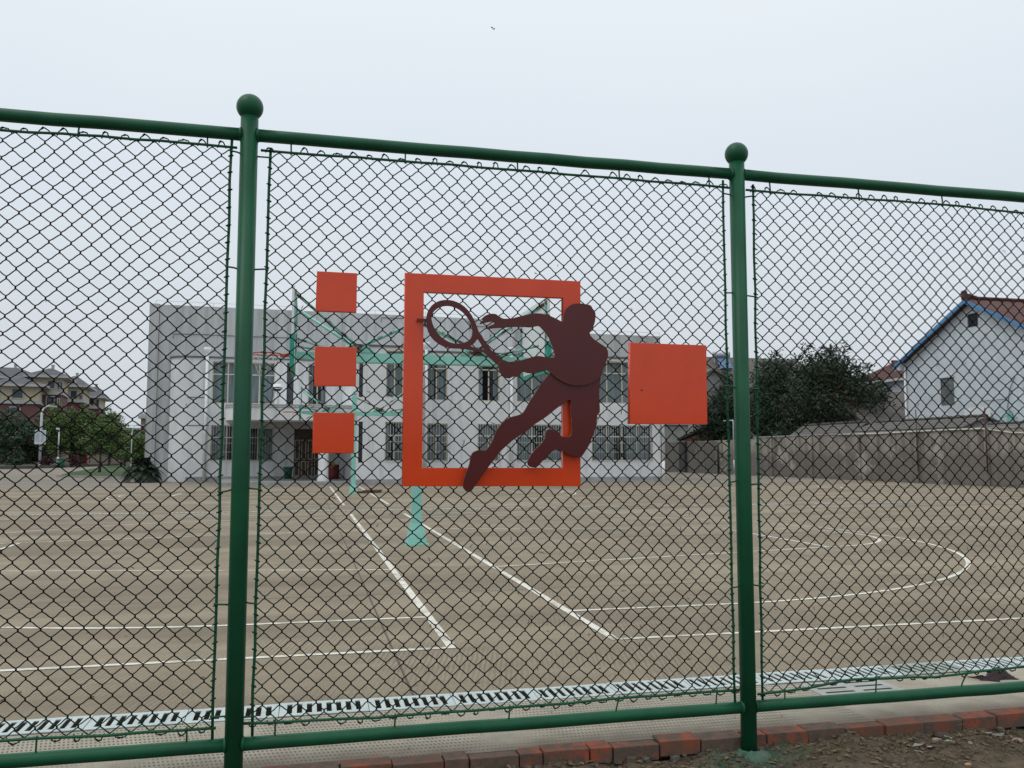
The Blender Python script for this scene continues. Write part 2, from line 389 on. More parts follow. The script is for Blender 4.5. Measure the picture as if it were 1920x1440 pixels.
def outline(name, m, parent, poly, holes, Y, thick, bevel=0.0012, edge=None):   # flat cut plate standing in the plane y = Y, thickness towards +y
    cu = bpy.data.curves.new(name, 'CURVE'); cu.dimensions = '2D'; cu.fill_mode = 'BOTH'
    cu.extrude = thick/2 - bevel; cu.bevel_depth = bevel; cu.bevel_resolution = 1
    for pl in [poly] + holes:
        sp_ = cu.splines.new('POLY'); sp_.points.add(len(pl) - 1); sp_.use_cyclic_u = True
        for i, (x, z) in enumerate(pl): sp_.points[i].co = (x, z, 0, 1)
    tmp = bpy.data.objects.new('tmp', cu); C.objects.link(tmp)
    dg = bpy.context.evaluated_depsgraph_get(); dg.update()
    me = bpy.data.meshes.new_from_object(tmp.evaluated_get(dg)); bpy.data.objects.remove(tmp)
    me.transform(Matrix.Translation((0, Y + thick/2, 0)) @ Matrix.Rotation(PI/2, 4, 'X'))
    if parent is not None: me.transform(WM[parent].inverted())
    me.materials.clear(); me.materials.append(m); me.name = name
    if edge is not None:
        me.materials.append(edge)
        for p in me.polygons: p.material_index = 1 if abs(p.normal.y) < 0.3 else 0
    else:
        for p in me.polygons: p.material_index = 0
    o = bpy.data.objects.new(name, me); C.objects.link(o)
    if parent is not None: o.parent = parent
    return o
def smooth_loop(pts, sub=4):                    # closed Catmull-Rom through the surveyed points
    n = len(pts); out = []
    for i in range(n):
        p0, p1, p2, p3 = (pts[(i + k - 1) % n] for k in range(4))
        for j in range(sub):
            t = j/sub
            out.append(tuple(0.5*((2*p1[k]) + (-p0[k] + p2[k])*t + (2*p0[k] - 5*p1[k] + 4*p2[k] - p3[k])*t*t + (-p0[k] + 3*p1[k] - 3*p2[k] + p3[k])*t**3) for k in range(2)))
    return out

# ------------------------------------------------------------------ sky and light
w = bpy.data.worlds.new('World'); S.world = w; w.use_nodes = True
t = w.node_tree; bg = t.nodes['Background']
SUN_EL, SUN_AZ = math.radians(58), math.radians(250)
sky = N(t, 'ShaderNodeTexSky', sky_type='NISHITA'); sky.sun_disc = False
sky.sun_elevation = SUN_EL; sky.sun_rotation = SUN_AZ; sky.air_density = 1.0; sky.dust_density = 6.0
tc = N(t, 'ShaderNodeTexCoord'); s = sep(t, tc.outputs['Generated'])
cl = ramp(t, s[2], [(0.0, (0.58, 0.63, 0.68)), (0.10, (0.655, 0.71, 0.76)), (0.30, (0.73, 0.81, 0.885)), (0.5, (0.86, 0.935, 0.99)), (1.0, (1.42, 1.46, 1.48))])
cn = noise(t, coords(t, (1, 1, 2.2), src='Generated'), 1.6, 4, 0.5)
cl = mix(t, math_(t, 'MULTIPLY', ramp(t, cn, [(0.35, 0.0), (0.7, 1.0)]), 0.20), cl, (0.95, 0.97, 1.0))
sc = N(t, 'ShaderNodeVectorMath', operation='SCALE'); L(t, sky.outputs[0], sc.inputs[0]); sc.inputs['Scale'].default_value = 0.10
c10 = N(t, 'ShaderNodeVectorMath', operation='SCALE'); L(t, mix(t, 0.93, sc.outputs[0], cl), c10.inputs[0]); c10.inputs['Scale'].default_value = 10.0
L(t, c10.outputs[0], bg.inputs['Color']); bg.inputs['Strength'].default_value = 0.10
sl = bpy.data.lights.new('sun', 'SUN'); sl.energy = 0.6; sl.angle = math.radians(25); sl.color = (1.0, 0.97, 0.92)
so = bpy.data.objects.new('sun', sl); C.objects.link(so)
dirv = Vector((math.sin(SUN_AZ)*math.cos(SUN_EL), math.cos(SUN_AZ)*math.cos(SUN_EL), math.sin(SUN_EL)))
so.rotation_euler = dirv.to_track_quat('Z', 'Y').to_euler(); so.location = (0, 0, 40)
S.view_settings.view_transform = 'Standard'; S.view_settings.look = 'None'
S.view_settings.exposure = 0.0; S.view_settings.gamma = 1.0
S.cycles.max_bounces = 6; S.cycles.transparent_max_bounces = 16

# ------------------------------------------------------------------ the ground
def sheet(name, x0, x1, y0, y1, z, m):
    mb = MB(); mb.quad((x0, y0, z), (x1, y0, z), (x1, y1, z), (x0, y1, z))
    return tag(mb.build(name, m), kind='structure')
YC0, YC1 = 5.385, 42.2                          # court edge beside the drain; far joint
ground_m = simple('far_ground', (0.13, 0.125, 0.10), (0.09, 0.10, 0.06), 0.05, 0.95)
sheet('ground', -900, 900, -300, 1500, -0.42, ground_m)
pave_m = simple('road_concrete', (0.235, 0.205, 0.165), (0.19, 0.168, 0.138), 0.25, 0.9, stretch=(0.4, 1, 1), stain=((0.14, 0.125, 0.105), [(0.5, 0.0), (0.7, 0.6)], 0.8, (0.3, 1, 1)))
mb = MB(); mb.span((-60, YC0, -0.4), (30.86, YC1, 0.0)); tag(mb.build('court', court_m), kind='structure')
mb = MB(); mb.span((-160, YC1 + 0.05, -0.4), (30.86, 150, 0.0)); tag(mb.build('road', pave_m), kind='structure')
mb = MB(); mb.span((-14, 4.30, -0.4), (30.86, 5.105, 0.0)); tag(mb.build('apron', apron_m), kind='structure')
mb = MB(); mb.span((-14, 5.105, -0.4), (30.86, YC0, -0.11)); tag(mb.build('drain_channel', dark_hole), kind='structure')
sheet('yard_ground', 31.1, 220, -40, 260, -0.05, ground_m)
# bare earth in front of the bricks
mb = MB(); nx, ny = 150, 70; X0, X1, Y0, Y1 = -2.0, 5.6, 2.2, 4.285
def dz(x, y):
    e = max(0.0, min(1.0, (y - 3.75)/0.5))
    return (0.014*math.sin(3.1*x + 1.3*y) + 0.010*math.sin(7.7*x - 5.1*y + 1) + 0.007*math.sin(17*x + 13*y) + 0.005*math.sin(31*x - 27*y + 2))*1.2 - 0.065 - 0.02*(1 - e) + 0.016*e*math.sin(4.3*x + .7)*math.sin(11.3*x + 2) + 0.006*e
vs = [(X0 + (X1 - X0)*i/nx, Y0 + (Y1 - Y0)*j/ny, dz(X0 + (X1 - X0)*i/nx, Y0 + (Y1 - Y0)*j/ny) + random.uniform(-0.004, 0.004)) for j in range(ny + 1) for i in range(nx + 1)]
mb.add(vs, [(j*(nx + 1) + i, j*(nx + 1) + i + 1, (j + 1)*(nx + 1) + i + 1, (j + 1)*(nx + 1) + i) for j in range(ny) for i in range(nx)], True)
tag(mb.build('dirt_ground', dirt_m), kind='structure')
mb = MB(); mb.span((-30, -40, -0.42), (30, 4.29, -0.14)); tag(mb.build('earth_bank', dirt_m), kind='structure')

# painted lines ------------------------------------------------------
LZ = 0.004
def line(mb, a, b, wd):
    a = Vector((*a, LZ)); b = Vector((*b, LZ)); d = (b - a).normalized(); n = Vector((-d.y, d.x, 0))*wd/2
    mb.quad(a - n, b - n, b + n, a + n)
def arc(mb, c, r, a0, a1, wd, n=64):
    for i in range(n):
        p = [Vector((c[0] + rr*math.cos(a), c[1] + rr*math.sin(a), LZ)) for a in (a0 + (a1 - a0)*i/n, a0 + (a1 - a0)*(i + 1)/n) for rr in (r - wd/2, r + wd/2)]
        mb.quad(p[0], p[1], p[3], p[2])
def court_half(yc, xb, sgn, far_x, wd_b=0.074, wd=0.060):
    """markings of one court half whose baseline is x = xb, playing direction sgn"""
    mb = MB(); hw = 7.58; y0, y1 = yc - hw, yc + hw
    mb.quad((xb - wd_b/2, y0 - 0.025, LZ), (xb + wd_b/2, y0 - 0.025, LZ), (xb + wd_b/2, y1 + 0.025, LZ), (xb - wd_b/2, y1 + 0.025, LZ))
    xs = xb + sgn*wd_b/2
    line(mb, (xs, y0), (far_x, y0), wd); line(mb, (xs, y1), (far_x, y1), wd)
    xk = xb + sgn*1.5                           # under the basket
    hy = 6.30
    line(mb, (xs, yc - hy), (xk, yc - hy), wd); line(mb, (xs, yc + hy), (xk, yc + hy), wd)
    if sgn > 0: arc(mb, (xk, yc), hy, -PI/2, PI/2, wd)
    else: arc(mb, (xk, yc), hy, PI/2, 3*PI/2, wd)
    xf = xb + sgn*5.66
    line(mb, (xs, yc - 3.0), (xf, yc - 1.83), wd); line(mb, (xs, yc + 3.0), (xf, yc + 1.83), wd)
    line(mb, (xf, yc - 1.83), (xf, yc + 1.83), wd)
    if sgn > 0: arc(mb, (xf + 0.03, yc), 1.80, -PI/2, PI/2, wd, 32)
    else: arc(mb, (xf - 0.03, yc), 1.80, PI/2, 3*PI/2, wd, 32)
    return mb
XA, XB = 1.10, 2.40
YC = (14.2, 33.4)
for yc in YC:
    mb = court_half(yc, XB, 1, 30.3)
    mb2 = court_half(yc, 30.3, -1, 16.4)
    mb.v += mb2.v; k = len(mb.v) - len(mb2.v)
    mb.f += [[i + k for i in f] for f in mb2.f]; mb.sm += mb2.sm
    tag(mb.build('court_markings', line_m), kind='structure')
    tag(court_half(yc, XA, -1, -26.8).build('court_markings', line_m), kind='structure')

# ------------------------------------------------------------------ drains
def make_grate(name, m, label, group, n=8, ln=0.496, wd=0.262):
    mb = MB(); slot_w, slot_l, th = 0.029 if n > 4 else 0.052, min(0.182, wd*.8), 0.006
    y0, y1 = -wd/2, wd/2
    a, b = -slot_l/2, slot_l/2
    xs = [-ln/2]; pitch = (ln - 0.056)/n
    for i in range(n):
        c = -ln/2 + 0.028 + pitch*(i + 0.5); xs += [c - slot_w/2, c + slot_w/2]
    xs.append(ln/2)
    mb.span((-ln/2, y0, -th), (ln/2, a, 0)); mb.span((-ln/2, b, -th), (ln/2, y1, 0))
    for i in range(0, len(xs), 2): mb.span((xs[i], a, -th), (xs[i + 1], b, 0))
    o = mb.build(name, m); tag(o, label, 'drain grate', group); return o
yg = (5.105 + YC0)/2
g0 = make_grate('drain_grate', grate_mat, 'white slotted drain grate in the row beside the court, just behind the fence', 'drain grates in the row behind the fence')
go_ = make_grate('drain_grate', grate_old, 'weathered greenish grey drain grate among the white ones, near the square cover', None)
old_x = gz(1700, 1262).x
k0 = round((old_x - 0.25)/0.5)
first = True
for k in range(-7, 15):
    x = 0.5*k + 0.13
    loc = (x, yg, 0.004 + random.uniform(-0.002, 0.003))
    if abs(x - old_x) < 0.26: go_.location = loc; go_.rotation_euler = (0, 0, 0.008); continue
    o = g0 if first else g0.copy()
    if not first: C.objects.link(o)
    first = False
    o.location = loc; o.rotation_euler = (random.uniform(-0.006, 0.006), random.uniform(-0.004, 0.004), random.uniform(-0.006, 0.006))
# far row between the two courts
mbc = MB(); mbc.quad((-26, 23.15, 0.003), (30.3, 23.15, 0.003), (30.3, 23.42, 0.003), (-26, 23.42, 0.003))
tag(mbc.build('drain_strip', simple('dirty_strip', (0.17, 0.155, 0.125), (0.13, 0.118, 0.098), 2, 0.9)), kind='structure')
fg = make_grate('drain_grate', grate_mat, 'small white drain grate in the far row between the two courts', 'drain grates in the far row between the courts', n=4, ln=0.49, wd=0.15)
first = True
for k in range(-14, 54):
    if random.random() < (0.05 if k < 10 else 0.45): continue
    o = fg if first else fg.copy()
    if not first: C.objects.link(o)
    first = False
    o.location = (0.5*k, 23.28, 0.009); o.rotation_euler = (0, 0, random.uniform(-0.02, 0.02))
# square cover with two columns of slots
sq = MB(); ca, cb = gz(1490, 1288), gz(1680, 1296)
x0, x1, y0, y1 = 3.06, 3.62, 4.62, 5.07
rows = 5; xm = (x0 + x1)/2
sq.span((x0, y0, -0.01), (x0 + 0.05, y1, 0.006)); sq.span((x1 - 0.05, y0, -0.01), (x1, y1, 0.006)); sq.span((xm - 0.03, y0, -0.01), (xm + 0.03, y1, 0.006))
pr = (y1 - y0)/rows
for i in range(rows + 1):
    ya = y0 + pr*i - (0.03 if i else 0); yb = y0 + pr*i + (0.03 if i < rows else 0)
    sq.span((x0 + 0.05, ya, -0.01), (xm - 0.03, yb, 0.006)); sq.span((xm + 0.03, ya, -0.01), (x1 - 0.05, yb, 0.006))
sqm = MB(); sqm.quad((x0 + 0.01, y0 + 0.01, 0.0035), (x1 - 0.01, y0 + 0.01, 0.0035), (x1 - 0.01, y1 - 0.01, 0.0035), (x0 + 0.01, y1 - 0.01, 0.0035))  # flat near-black sheet painted as the shaded depth under the slots
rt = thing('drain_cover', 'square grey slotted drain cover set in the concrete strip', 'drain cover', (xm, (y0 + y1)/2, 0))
sq.build('cover_plate', grate_grey, rt); sqm.build('slot_shade', dark_hole, rt)

# ------------------------------------------------------------------ brick kerb
kb = thing('brick_kerb', 'low kerb of half buried bricks along the concrete strip', 'kerb', (1.5, 4.27, -0.06))
x = -1.6; i = 0
spray = [(0.25, 0.52), (1.0, 1.5), (1.62, 1.95), (2.25, 2.62), (3.45, 4.0)]
while x < 6.2:
    ln = random.choice((0.235, 0.24, 0.225, 0.12, 0.245)); c = x + ln/2
    m = brick_b if any(a < c < b for a, b in spray) else random.choice((brick_a, brick_c))
    rz = random.uniform(-0.02, 0.02)
    mb = MB(); mb.box((c, 4.275 + random.uniform(-0.008, 0.008), -0.034 + random.uniform(-0.006, 0.006)), (ln - 0.006, 0.112, 0.075), Matrix.Rotation(rz, 3, 'Z') @ Matrix.Rotation(random.uniform(-0.03, 0.03), 3, 'X'))
    mb.build('brick', m, kb, bevel=0.006)
    x += ln + random.uniform(-0.003, 0.004); i += 1
# crumbled mortar under the bricks
mb = MB()
for i in range(160):
    xx = random.uniform(-1.4, 5.4); r = random.uniform(0.008, 0.026)
    mb.box((xx, 4.214 + random.uniform(-0.03, 0.012), -0.070 + random.uniform(-0.01, 0.012)), (r*2.2, r*1.3, r*1.1), Matrix.Rotation(random.uniform(0, 3), 3, 'Z') @ Matrix.Rotation(random.uniform(-.5, .5), 3, 'X'))
tag(mb.build('mortar_crumbs', simple('old_mortar', (0.12, 0.105, 0.085), (0.08, 0.07, 0.058), 12, 0.95)), 'grey crumbs of old mortar along the foot of the bricks', 'rubble', kind='stuff')
# ------------------------------------------------------------------ chain-link fence
YF = 4.20; PX = [-2.825, -0.29, 2.245, 4.78]; ZT, ZB = 2.965, 0.155
fence = thing('chain_link_fence', 'tall green tube fence with ball topped posts and dark chain link mesh', 'fence', (0.98, YF, -0.06))
for i, px in enumerate(PX):
    mb = MB(); zc_ = 3.078 if i == 2 else 3.10
    mb.tube([(px, YF, -0.30), (px, YF, zc_ - 0.045)], 0.041, 28)
    po = mb.build('post', green, fence)
    b = MB(); n = 20
    b.lathe((px, YF, zc_), [(0.0005, -0.0625)] + [(0.0625*math.cos(a), 0.0625*math.sin(a)) for a in [(-PI/2 + PI*k/n) for k in range(1, n)]] + [(0.0005, 0.0625)], 32)
    b.build('ball_cap', green, po)
    if i < 3:
        x0, x1 = px + 0.030, PX[i + 1] - 0.030
        for nm, z in (('top_rail', ZT), ('bottom_rail', ZB)):
            mb = MB(); mb.tube([(x0 + (x1 - x0)*k/12, YF + random.uniform(-.0015, .0015), z + random.uniform(-.0015, .0015)) for k in range(13)], 0.030, 20)
            for xe, sg in ((x0, 1), (x1, -1)):   # weld bead
                mb.tube([(xe + sg*0.004, YF, z), (xe + sg*0.016, YF, z)], [0.0365, 0.0305], 20)
            mb.build(nm, green, fence)
foot = MB()
foot.lathe((2.245, YF - 0.01, -0.075), [(0.10, -0.02), (0.095, -0.004), (0.078, 0.006), (0.058, 0.012), (0.043, 0.024)], 26)
foot.v = [p + Vector((random.uniform(-.006, .006) + 0.25*(p.x - 2.245), random.uniform(-.006, .006), random.uniform(-.003, .003))) for p in foot.v]
foot.build('post_footing', simple('green_splashed_mortar', (0.04, 0.13, 0.09), (0.11, 0.12, 0.09), 14, 0.9, 0.4, 40, 0.006), fence)

def hsh(i, j, k=0):
    v = math.sin(i*127.1 + j*311.7 + k*74.7)*43758.5453
    return (v - math.floor(v)) - 0.5
def ztop_fn(pts):                               # piecewise-linear height of a rod
    def f(x):
        if x <= pts[0][0]: return pts[0][1]
        for (a, za), (b, zb) in zip(pts, pts[1:]):
            if x <= b: return za + (zb - za)*(x - a)/(b - a)
        return pts[-1][1]
    return f
def P2(*px): return [(gY(a, b, YF).x, gY(a, b, YF).z) for a, b in px]
def panel(seed, xl, xr, top, bot, pitch_x, pitch_z, tie_l, tie_r, tie_t, tie_b, shear=0.0):
    """one mesh panel: xl/xr = side rod lines [(x,z) bottom, top], top/bot = rod heights"""
    ft, fb = ztop_fn(top), ztop_fn(bot)
    fxl = lambda z: xl[0][0] + (xl[1][0] - xl[0][0])*(z - xl[0][1])/(xl[1][1] - xl[0][1])
    fxr = lambda z: xr[0][0] + (xr[1][0] - xr[0][0])*(z - xr[0][1])/(xr[1][1] - xr[0][1])
    xm0, xm1 = (xl[0][0] + xl[1][0])/2, (xr[0][0] + xr[1][0])/2
    ncol = max(2, round((xm1 - xm0)/(pitch_x/2))); hx = (xm1 - xm0)/ncol
    zt_m = (ft(xm0) + ft(xm1))/2; zb_m = (fb(xm0) + fb(xm1))/2
    nrow = 2*round((zt_m - zb_m)/pitch_z); hz = (zt_m - zb_m)/nrow
    def node(i, j):
        s_ = i/ncol; tt = j/nrow
        zb_, zt_ = fb(xm0 + s_*(xm1 - xm0)), ft(xm0 + s_*(xm1 - xm0))
        z = zb_ + tt*(zt_ - zb_)
        x = fxl(z) + s_*(fxr(z) - fxl(z))
        x += 0.0042*hsh(i, j, seed) + 0.005*math.sin(0.55*i + 0.31*j + seed) * math.sin(PI*s_) + shear*(tt - 0.5)
        z += 0.0042*hsh(j, i, seed + 3) + 0.006*math.sin(0.24*i - 0.4*j + 2*seed)*math.sin(PI*tt)
        y = YF + 0.006*math.sin(0.17*i + seed)*math.sin(0.13*j + seed)
        return Vector((x, y, z))
    mb = MB(); r = 0.0029
    for k in range(ncol):
        pts = []
        for j in range(nrow + 1):
            right = (j + k) % 2 == 0
            i = k + 1 if right else k
            p = node(i, j); d = 1 if right else -1
            ov = 0.0034*d
            pts.append((p + Vector((ov*0.55, 0.0022*d, -0.0040))))
            pts.append((p + Vector((ov*0.55, -0.0022*d, 0.0040))))
            if j < nrow:
                q = node(k if right else k + 1, j + 1)
                a = p.lerp(q, 0.30); b = p.lerp(q, 0.72)
                bow = 0.0003 + 0.0012*hsh(k, j, 5)
                a += Vector((d*bow, -0.0026*d, bow*0.8)); b += Vector((-d*bow*0.9, 0.0026*(-d), -bow*0.6))
                pts += [a, b]
        mb.tube(pts, r, 5, caps=False)
    kn = mb                                   # twisted wire ends bent over the rods
    for k in range(0, ncol + 1):
        for (j, up) in ((nrow, 1), (0, -1)):
            if (j + k) % 2: continue
            p = node(k, j); hgt = (0.021 if up > 0 else 0.015) + 0.016*hsh(k, j, seed + 9)
            if abs(hsh(k, j, seed + 12)) > 0.46: continue
            w2 = hx*(0.58 + 0.45*hsh(k, 3, seed)); zr = 0.004
            ap = Vector((0.006*hsh(k, j, 2), -0.004, up*hgt))
            kn.tube([p + Vector((-w2, 0.004, -up*0.006)), p + Vector((-w2*0.62, -0.009, up*0.010)), p + ap*0.82 + Vector((-0.007, 0, 0)), p + ap + Vector((0.001, 0, 0)), p + ap*0.7 + Vector((0.011, -.004, 0))], r*1.05, 5)
            kn.tube([p + Vector((w2, 0.004, -up*0.006)), p + Vector((w2*0.62, -0.009, up*0.010)), p + ap*0.86 + Vector((0.007, -.003, 0)), p + ap*1.05 + Vector((-0.004, -.004, 0)), p + ap*0.75 + Vector((-0.013, 0, 0))], r*1.05, 5)
    for (cols, fx, sg) in ((0, fxl, -1), (ncol, fxr, 1)):   # ends wound round the side rods
        for j in range(nrow + 1):
            if (j + cols) % 2: continue
            p = node(cols, j)
            kn.tube([p + Vector((-sg*0.012, -.006, -0.004)), p + Vector((0, -0.011, 0.001)), p + Vector((sg*0.009, 0, 0.004)), p + Vector((0, 0.010, 0.001)), p + Vector((-sg*0.008, 0.006, -.002))], r*1.2, 5)
    me = mb.build('mesh_panel', wire, fence)
    rod_m = green
    def rod(pts, rr=0.0066):
        mb = MB(); mb.tube(pts, rr, 8); mb.build('edge_rod', rod_m, me)
    wob = lambda a: 0.0025*math.sin(9*a + seed)
    for fx, (lo, hi) in ((fxl, (xl[0][1], xl[1][1])), (fxr, (xr[0][1], xr[1][1]))):
        rod([(fx(lo + (hi - lo)*q/14) + wob(q), YF + 0.001, lo + (hi - lo)*q/14) for q in range(15)])
    for f, pts in ((ft, top), (fb, bot)):
        a, b = pts[0][0], pts[-1][0]
        xs_ = sorted(set([p[0] for p in pts] + [a + (b - a)*q/16 for q in range(17)]))
        rod([(x, YF - 0.004, f(x) + wob(x*3)*0.8) for x in xs_])
    def tie(pts): 
        mb = MB(); mb.tube(pts, 0.0042, 6); mb.build('tie_rod', rod_m, me)
    for z, dzz in tie_l: tie([(fxl(z) + 0.010, YF - 0.008, z + dzz - 0.004), (fxl(z) - 0.006, YF - 0.010, z + dzz), (fxl(z) - 0.03, YF - 0.008, z + dzz*.6), (tie_xl + 0.036, YF - 0.004, z)]) if tie_xl is not None else None
    for z, dzz in tie_r: tie([(fxr(z) - 0.010, YF - 0.008, z + dzz + 0.004), (fxr(z) + 0.006, YF - 0.010, z + dzz), (fxr(z) + 0.03, YF - 0.008, z + dzz*.6), (tie_xr - 0.036, YF - 0.004, z)]) if tie_xr is not None else None
    for x, sk in tie_t: tie([(x, YF, ZT - 0.026), (x + sk*.3, YF - 0.003, (ZT + ft(x))/2 + .01), (x + sk, YF - 0.009, ft(x) + 0.004), (x + sk, YF - 0.009, ft(x) - 0.014)])
    for x, sk in tie_b: tie([(x, YF, ZB + 0.026), (x + sk*.2, YF - 0.003, (ZB + fb(x))/2), (x + sk, YF - 0.009, fb(x)), (x + sk*1.1, YF - 0.009, fb(x) + 0.014)])
    return node, ncol, nrow

def zs(px, *ys): return [(gY(px, y, YF).z, random.uniform(-.012, .012)) for y in ys]
# left bay (runs out of the picture to the left)
tie_xl, tie_xr = PX[0], PX[1]
tpt = P2((0, 245), (150, 253), (300, 265), (445, 277)); off = tpt[0]
xrl = P2((397, 1388), (434, 262))
panel(1, [(-2.72, 0.24), (-2.70, 2.85)], xrl, [(-2.75, 2.79)] + tpt, [(-2.75, 0.33)] + P2((0, 1388), (200, 1378), (405, 1364)), 0.0855, 0.079,
      zs(0, 500, 920, 1130), zs(415, 286, 503, 918, 1134, 1343), [(gY(149, 240, YF).x, -.002), (gY(389, 255, YF).x, 0.002), (-1.9, 0.0)], [(gY(350, 1390, YF).x, 0.0), (-1.1, 0.003), (-2.0, 0)])
# middle bay
tie_xl, tie_xr = PX[1], PX[2]
panel(2, P2((472, 1380), (507, 277)), P2((1378, 1324), (1355, 338)), P2((489, 283), (700, 298), (1000, 322), (1367, 352)), P2((446, 1357), (700, 1345), (1000, 1323), (1200, 1306), (1385, 1293)), 0.0785, 0.079,
      zs(480, 294, 506, 915, 1128, 1343), zs(1375, 367, 549, 728, 900, 1098), [(gY(p, 300, YF).x, random.uniform(-.004, .004)) for p in (545, 760, 970, 1160, 1328)], [(gY(p, 1350, YF).x, q) for p, q in ((516, .001), (740, .002), (954, .003), (1155, .012), (1343, .002))])
# right bay
tie_xl, tie_xr = PX[2], PX[3]
xr1 = 4.68
panel(3, P2((1430, 1314), (1412, 346)), [(xr1, 0.24), (xr1, 2.86)], P2((1398, 357), (1600, 372), (1760, 383), (1920, 400)) + [(4.74, 2.84)], P2((1420, 1302), (1500, 1292), (1600, 1273), (1750, 1269), (1915, 1250)) + [(4.74, 0.30)], 0.081, 0.079,
      zs(1415, 372, 555, 729, 909, 1096), zs(1900, 500, 900), [(gY(p, 370, YF).x, 0) for p in (1443, 1609, 1765)] + [(4.5, 0)], [(gY(p, 1300, YF).x, q) for p, q in ((1471, -.003), (1642, 0.0), (1803, .03))])

# withered bits of climber still stuck in the mesh
mb = MB()
for k in range(150):
    x = random.choice((random.uniform(-0.1, 2.1), random.uniform(-0.1, 2.1), random.uniform(2.4, 4.4), random.uniform(-1.5, -0.4) if random.random() < 0.25 else random.uniform(2.4, 4.4)))
    z = random.uniform(0.30, 2.2) if random.random() < 0.8 else random.uniform(1.6, 2.7)
    p = Vector((x, YF - 0.006, z)); a = random.uniform(0, 2*PI); l = random.uniform(0.012, 0.035)
    d = Vector((math.cos(a), random.uniform(-.4, .2), math.sin(a)))
    q = p + d*l*0.5 + Vector((0, -.003, random.uniform(-.006, .006))); e = q + Vector((math.cos(a + random.uniform(-1, 1)), 0, math.sin(a + random.uniform(-1, 1))))*l*0.5
    mb.tube([p, q, e], [0.0016, 0.0017, 0.0006], 4)
    if random.random() < 0.4: mb.tube([q, q + Vector((random.uniform(-1, 1), 0, random.uniform(-1, 1)))*0.012], [0.0015, 0.0005], 4)
tag(mb.build('dried_tendrils', twig_mat), 'withered bits of climber stuck in the fence mesh', 'dead plant', kind='stuff')

# ------------------------------------------------------------------ signs on the fence
YS = YF - 0.050
def q4(*px): return [(gY(a, b, YS).x, gY(a, b, YS).z) for a, b in px]
def square_sign(label, pts, n_cl):
    cx = sum(p[0] for p in pts)/4; cz = min(p[1] for p in pts)
    o = thing('square_plaque', label, 'sign', (cx, YS, cz), 0, 'orange square plaques on the mesh')
    outline('plate', orange, o, pts, [], YS, 0.030, 0.002)
    mb = MB()
    for px_, pz in ((pts[0][0] + .02, pts[0][1] - .02), (pts[1][0] - .02, pts[1][1] - .02), (pts[2][0] - .02, pts[2][1] + .02), (pts[3][0] + .02, pts[3][1] + .02)):
        mb.tube([(px_, YS + 0.028, pz), (px_, YF + 0.006, pz)], 0.003, 6)
    mb.build('clip', rust_steel, o)
    return o
square_sign('top one of the three small orange square plaques in a column on the mesh', q4((595, 509), (669, 513), (667.5, 585), (592.5, 582)), 4)
square_sign('middle one of the three small orange square plaques in a column on the mesh', q4((591, 650), (668, 652), (666.5, 723), (589.5, 723)), 4)
square_sign('lowest of the three small orange square plaques in a column on the mesh', q4((588, 774), (664, 775), (662.5, 849), (586.5, 849)), 4)
big = square_sign('large single orange square plaque right of the tennis player', q4((1182, 643), (1324, 648), (1326, 795), (1181, 794)), 4)
p = gY(1203, 731, YS); mb = MB(); mb.lathe((0, 0, 0), [(0.0045, 0), (0.0045, .002), (.001, .003)], 10); mb.v = [Vector((p.x + q.x, YS - .0005 - q.z, p.z + q.y)) for q in mb.v]; mb.build('rivet', rust_steel, big)
fr = thing('hollow_square_plaque', 'hollow orange square frame on the mesh behind the tennis player', 'sign', (q4((755, 911))[0][0], YS, q4((755, 911))[0][1]))
outline('frame_plate', orange, fr, q4((760, 512), (1088, 528), (1088, 911), (755, 911)), [q4((794, 547), (1056, 558), (1056, 878), (791, 878))], YS, 0.030, 0.002)
mb = MB()
for a, b in ((770, 525), (1075, 545), (1075, 895), (770, 895), (772, 700), (925, 895), (925, 535)):
    p = gY(a, b, YS); mb.tube([(p.x, YS + 0.028, p.z), (p.x, YF + 0.006, p.z)], 0.003, 6)
mb.build('clip', rust_steel, fr)

z4 = lambda x, y: (740 + x/4.174, 480 + y/4.174)
z6 = lambda x, y: (900 + x/5.3333, 560 + y/5.3333)
z8 = lambda x, y: (920 + x/5.647, 760 + y/5.647)
z9 = lambda x, y: (860 + x/4, 760 + y/4)
YP = YS - 0.034
def W2(pts, Y): return [(gY(a, b, Y).x, gY(a, b, Y).z) for a, b in pts]
upper = [z6(*p) for p in ((832, 248), (832, 205), (840, 165), (858, 108), (892, 75), (928, 56), (990, 48), (1060, 57), (1108, 70), (1124, 98), (1148, 128), (1155, 172), (1146, 240), (1122, 300), (1096, 342), (1112, 378), (1152, 416), (1212, 456), (1255, 486), (1276, 520), (1281, 560), (1266, 610), (1246, 660), (1226, 722), (1205, 782),
                             (1150, 822), (1100, 848), (1040, 864), (960, 868), (890, 856), (830, 832), (770, 795), (722, 755), (700, 728))]
upper += [z4(*p) for p in ((1204, 896), (1178, 893), (1150, 904), (1100, 915), (1050, 915), (1002, 904), (985, 926), (962, 944), (934, 939), (905, 954), (868, 950), (836, 926), (822, 895), (812, 858), (830, 826), (856, 816), (890, 829), (932, 826), (990, 817), (1048, 800), (1110, 784), (1150, 787), (1210, 796), (1252, 790), (1254, 768), (1246, 735), (1234, 700), (1214, 650), (1190, 608), (1160, 573), (1134, 548), (1105, 548), (1060, 556), (1000, 552), (930, 552), (850, 558), (785, 562), (722, 569), (742, 548), (774, 536), (782, 524), (770, 510), (752, 511), (718, 518), (684, 527), (668, 533), (678, 512), (700, 500), (682, 494), (704, 472), (738, 456), (785, 454), (816, 472), (842, 488), (872, 492), (920, 489), (980, 474), (1040, 459), (1090, 450), (1150, 452), (1210, 468), (1262, 490), (1310, 517))]
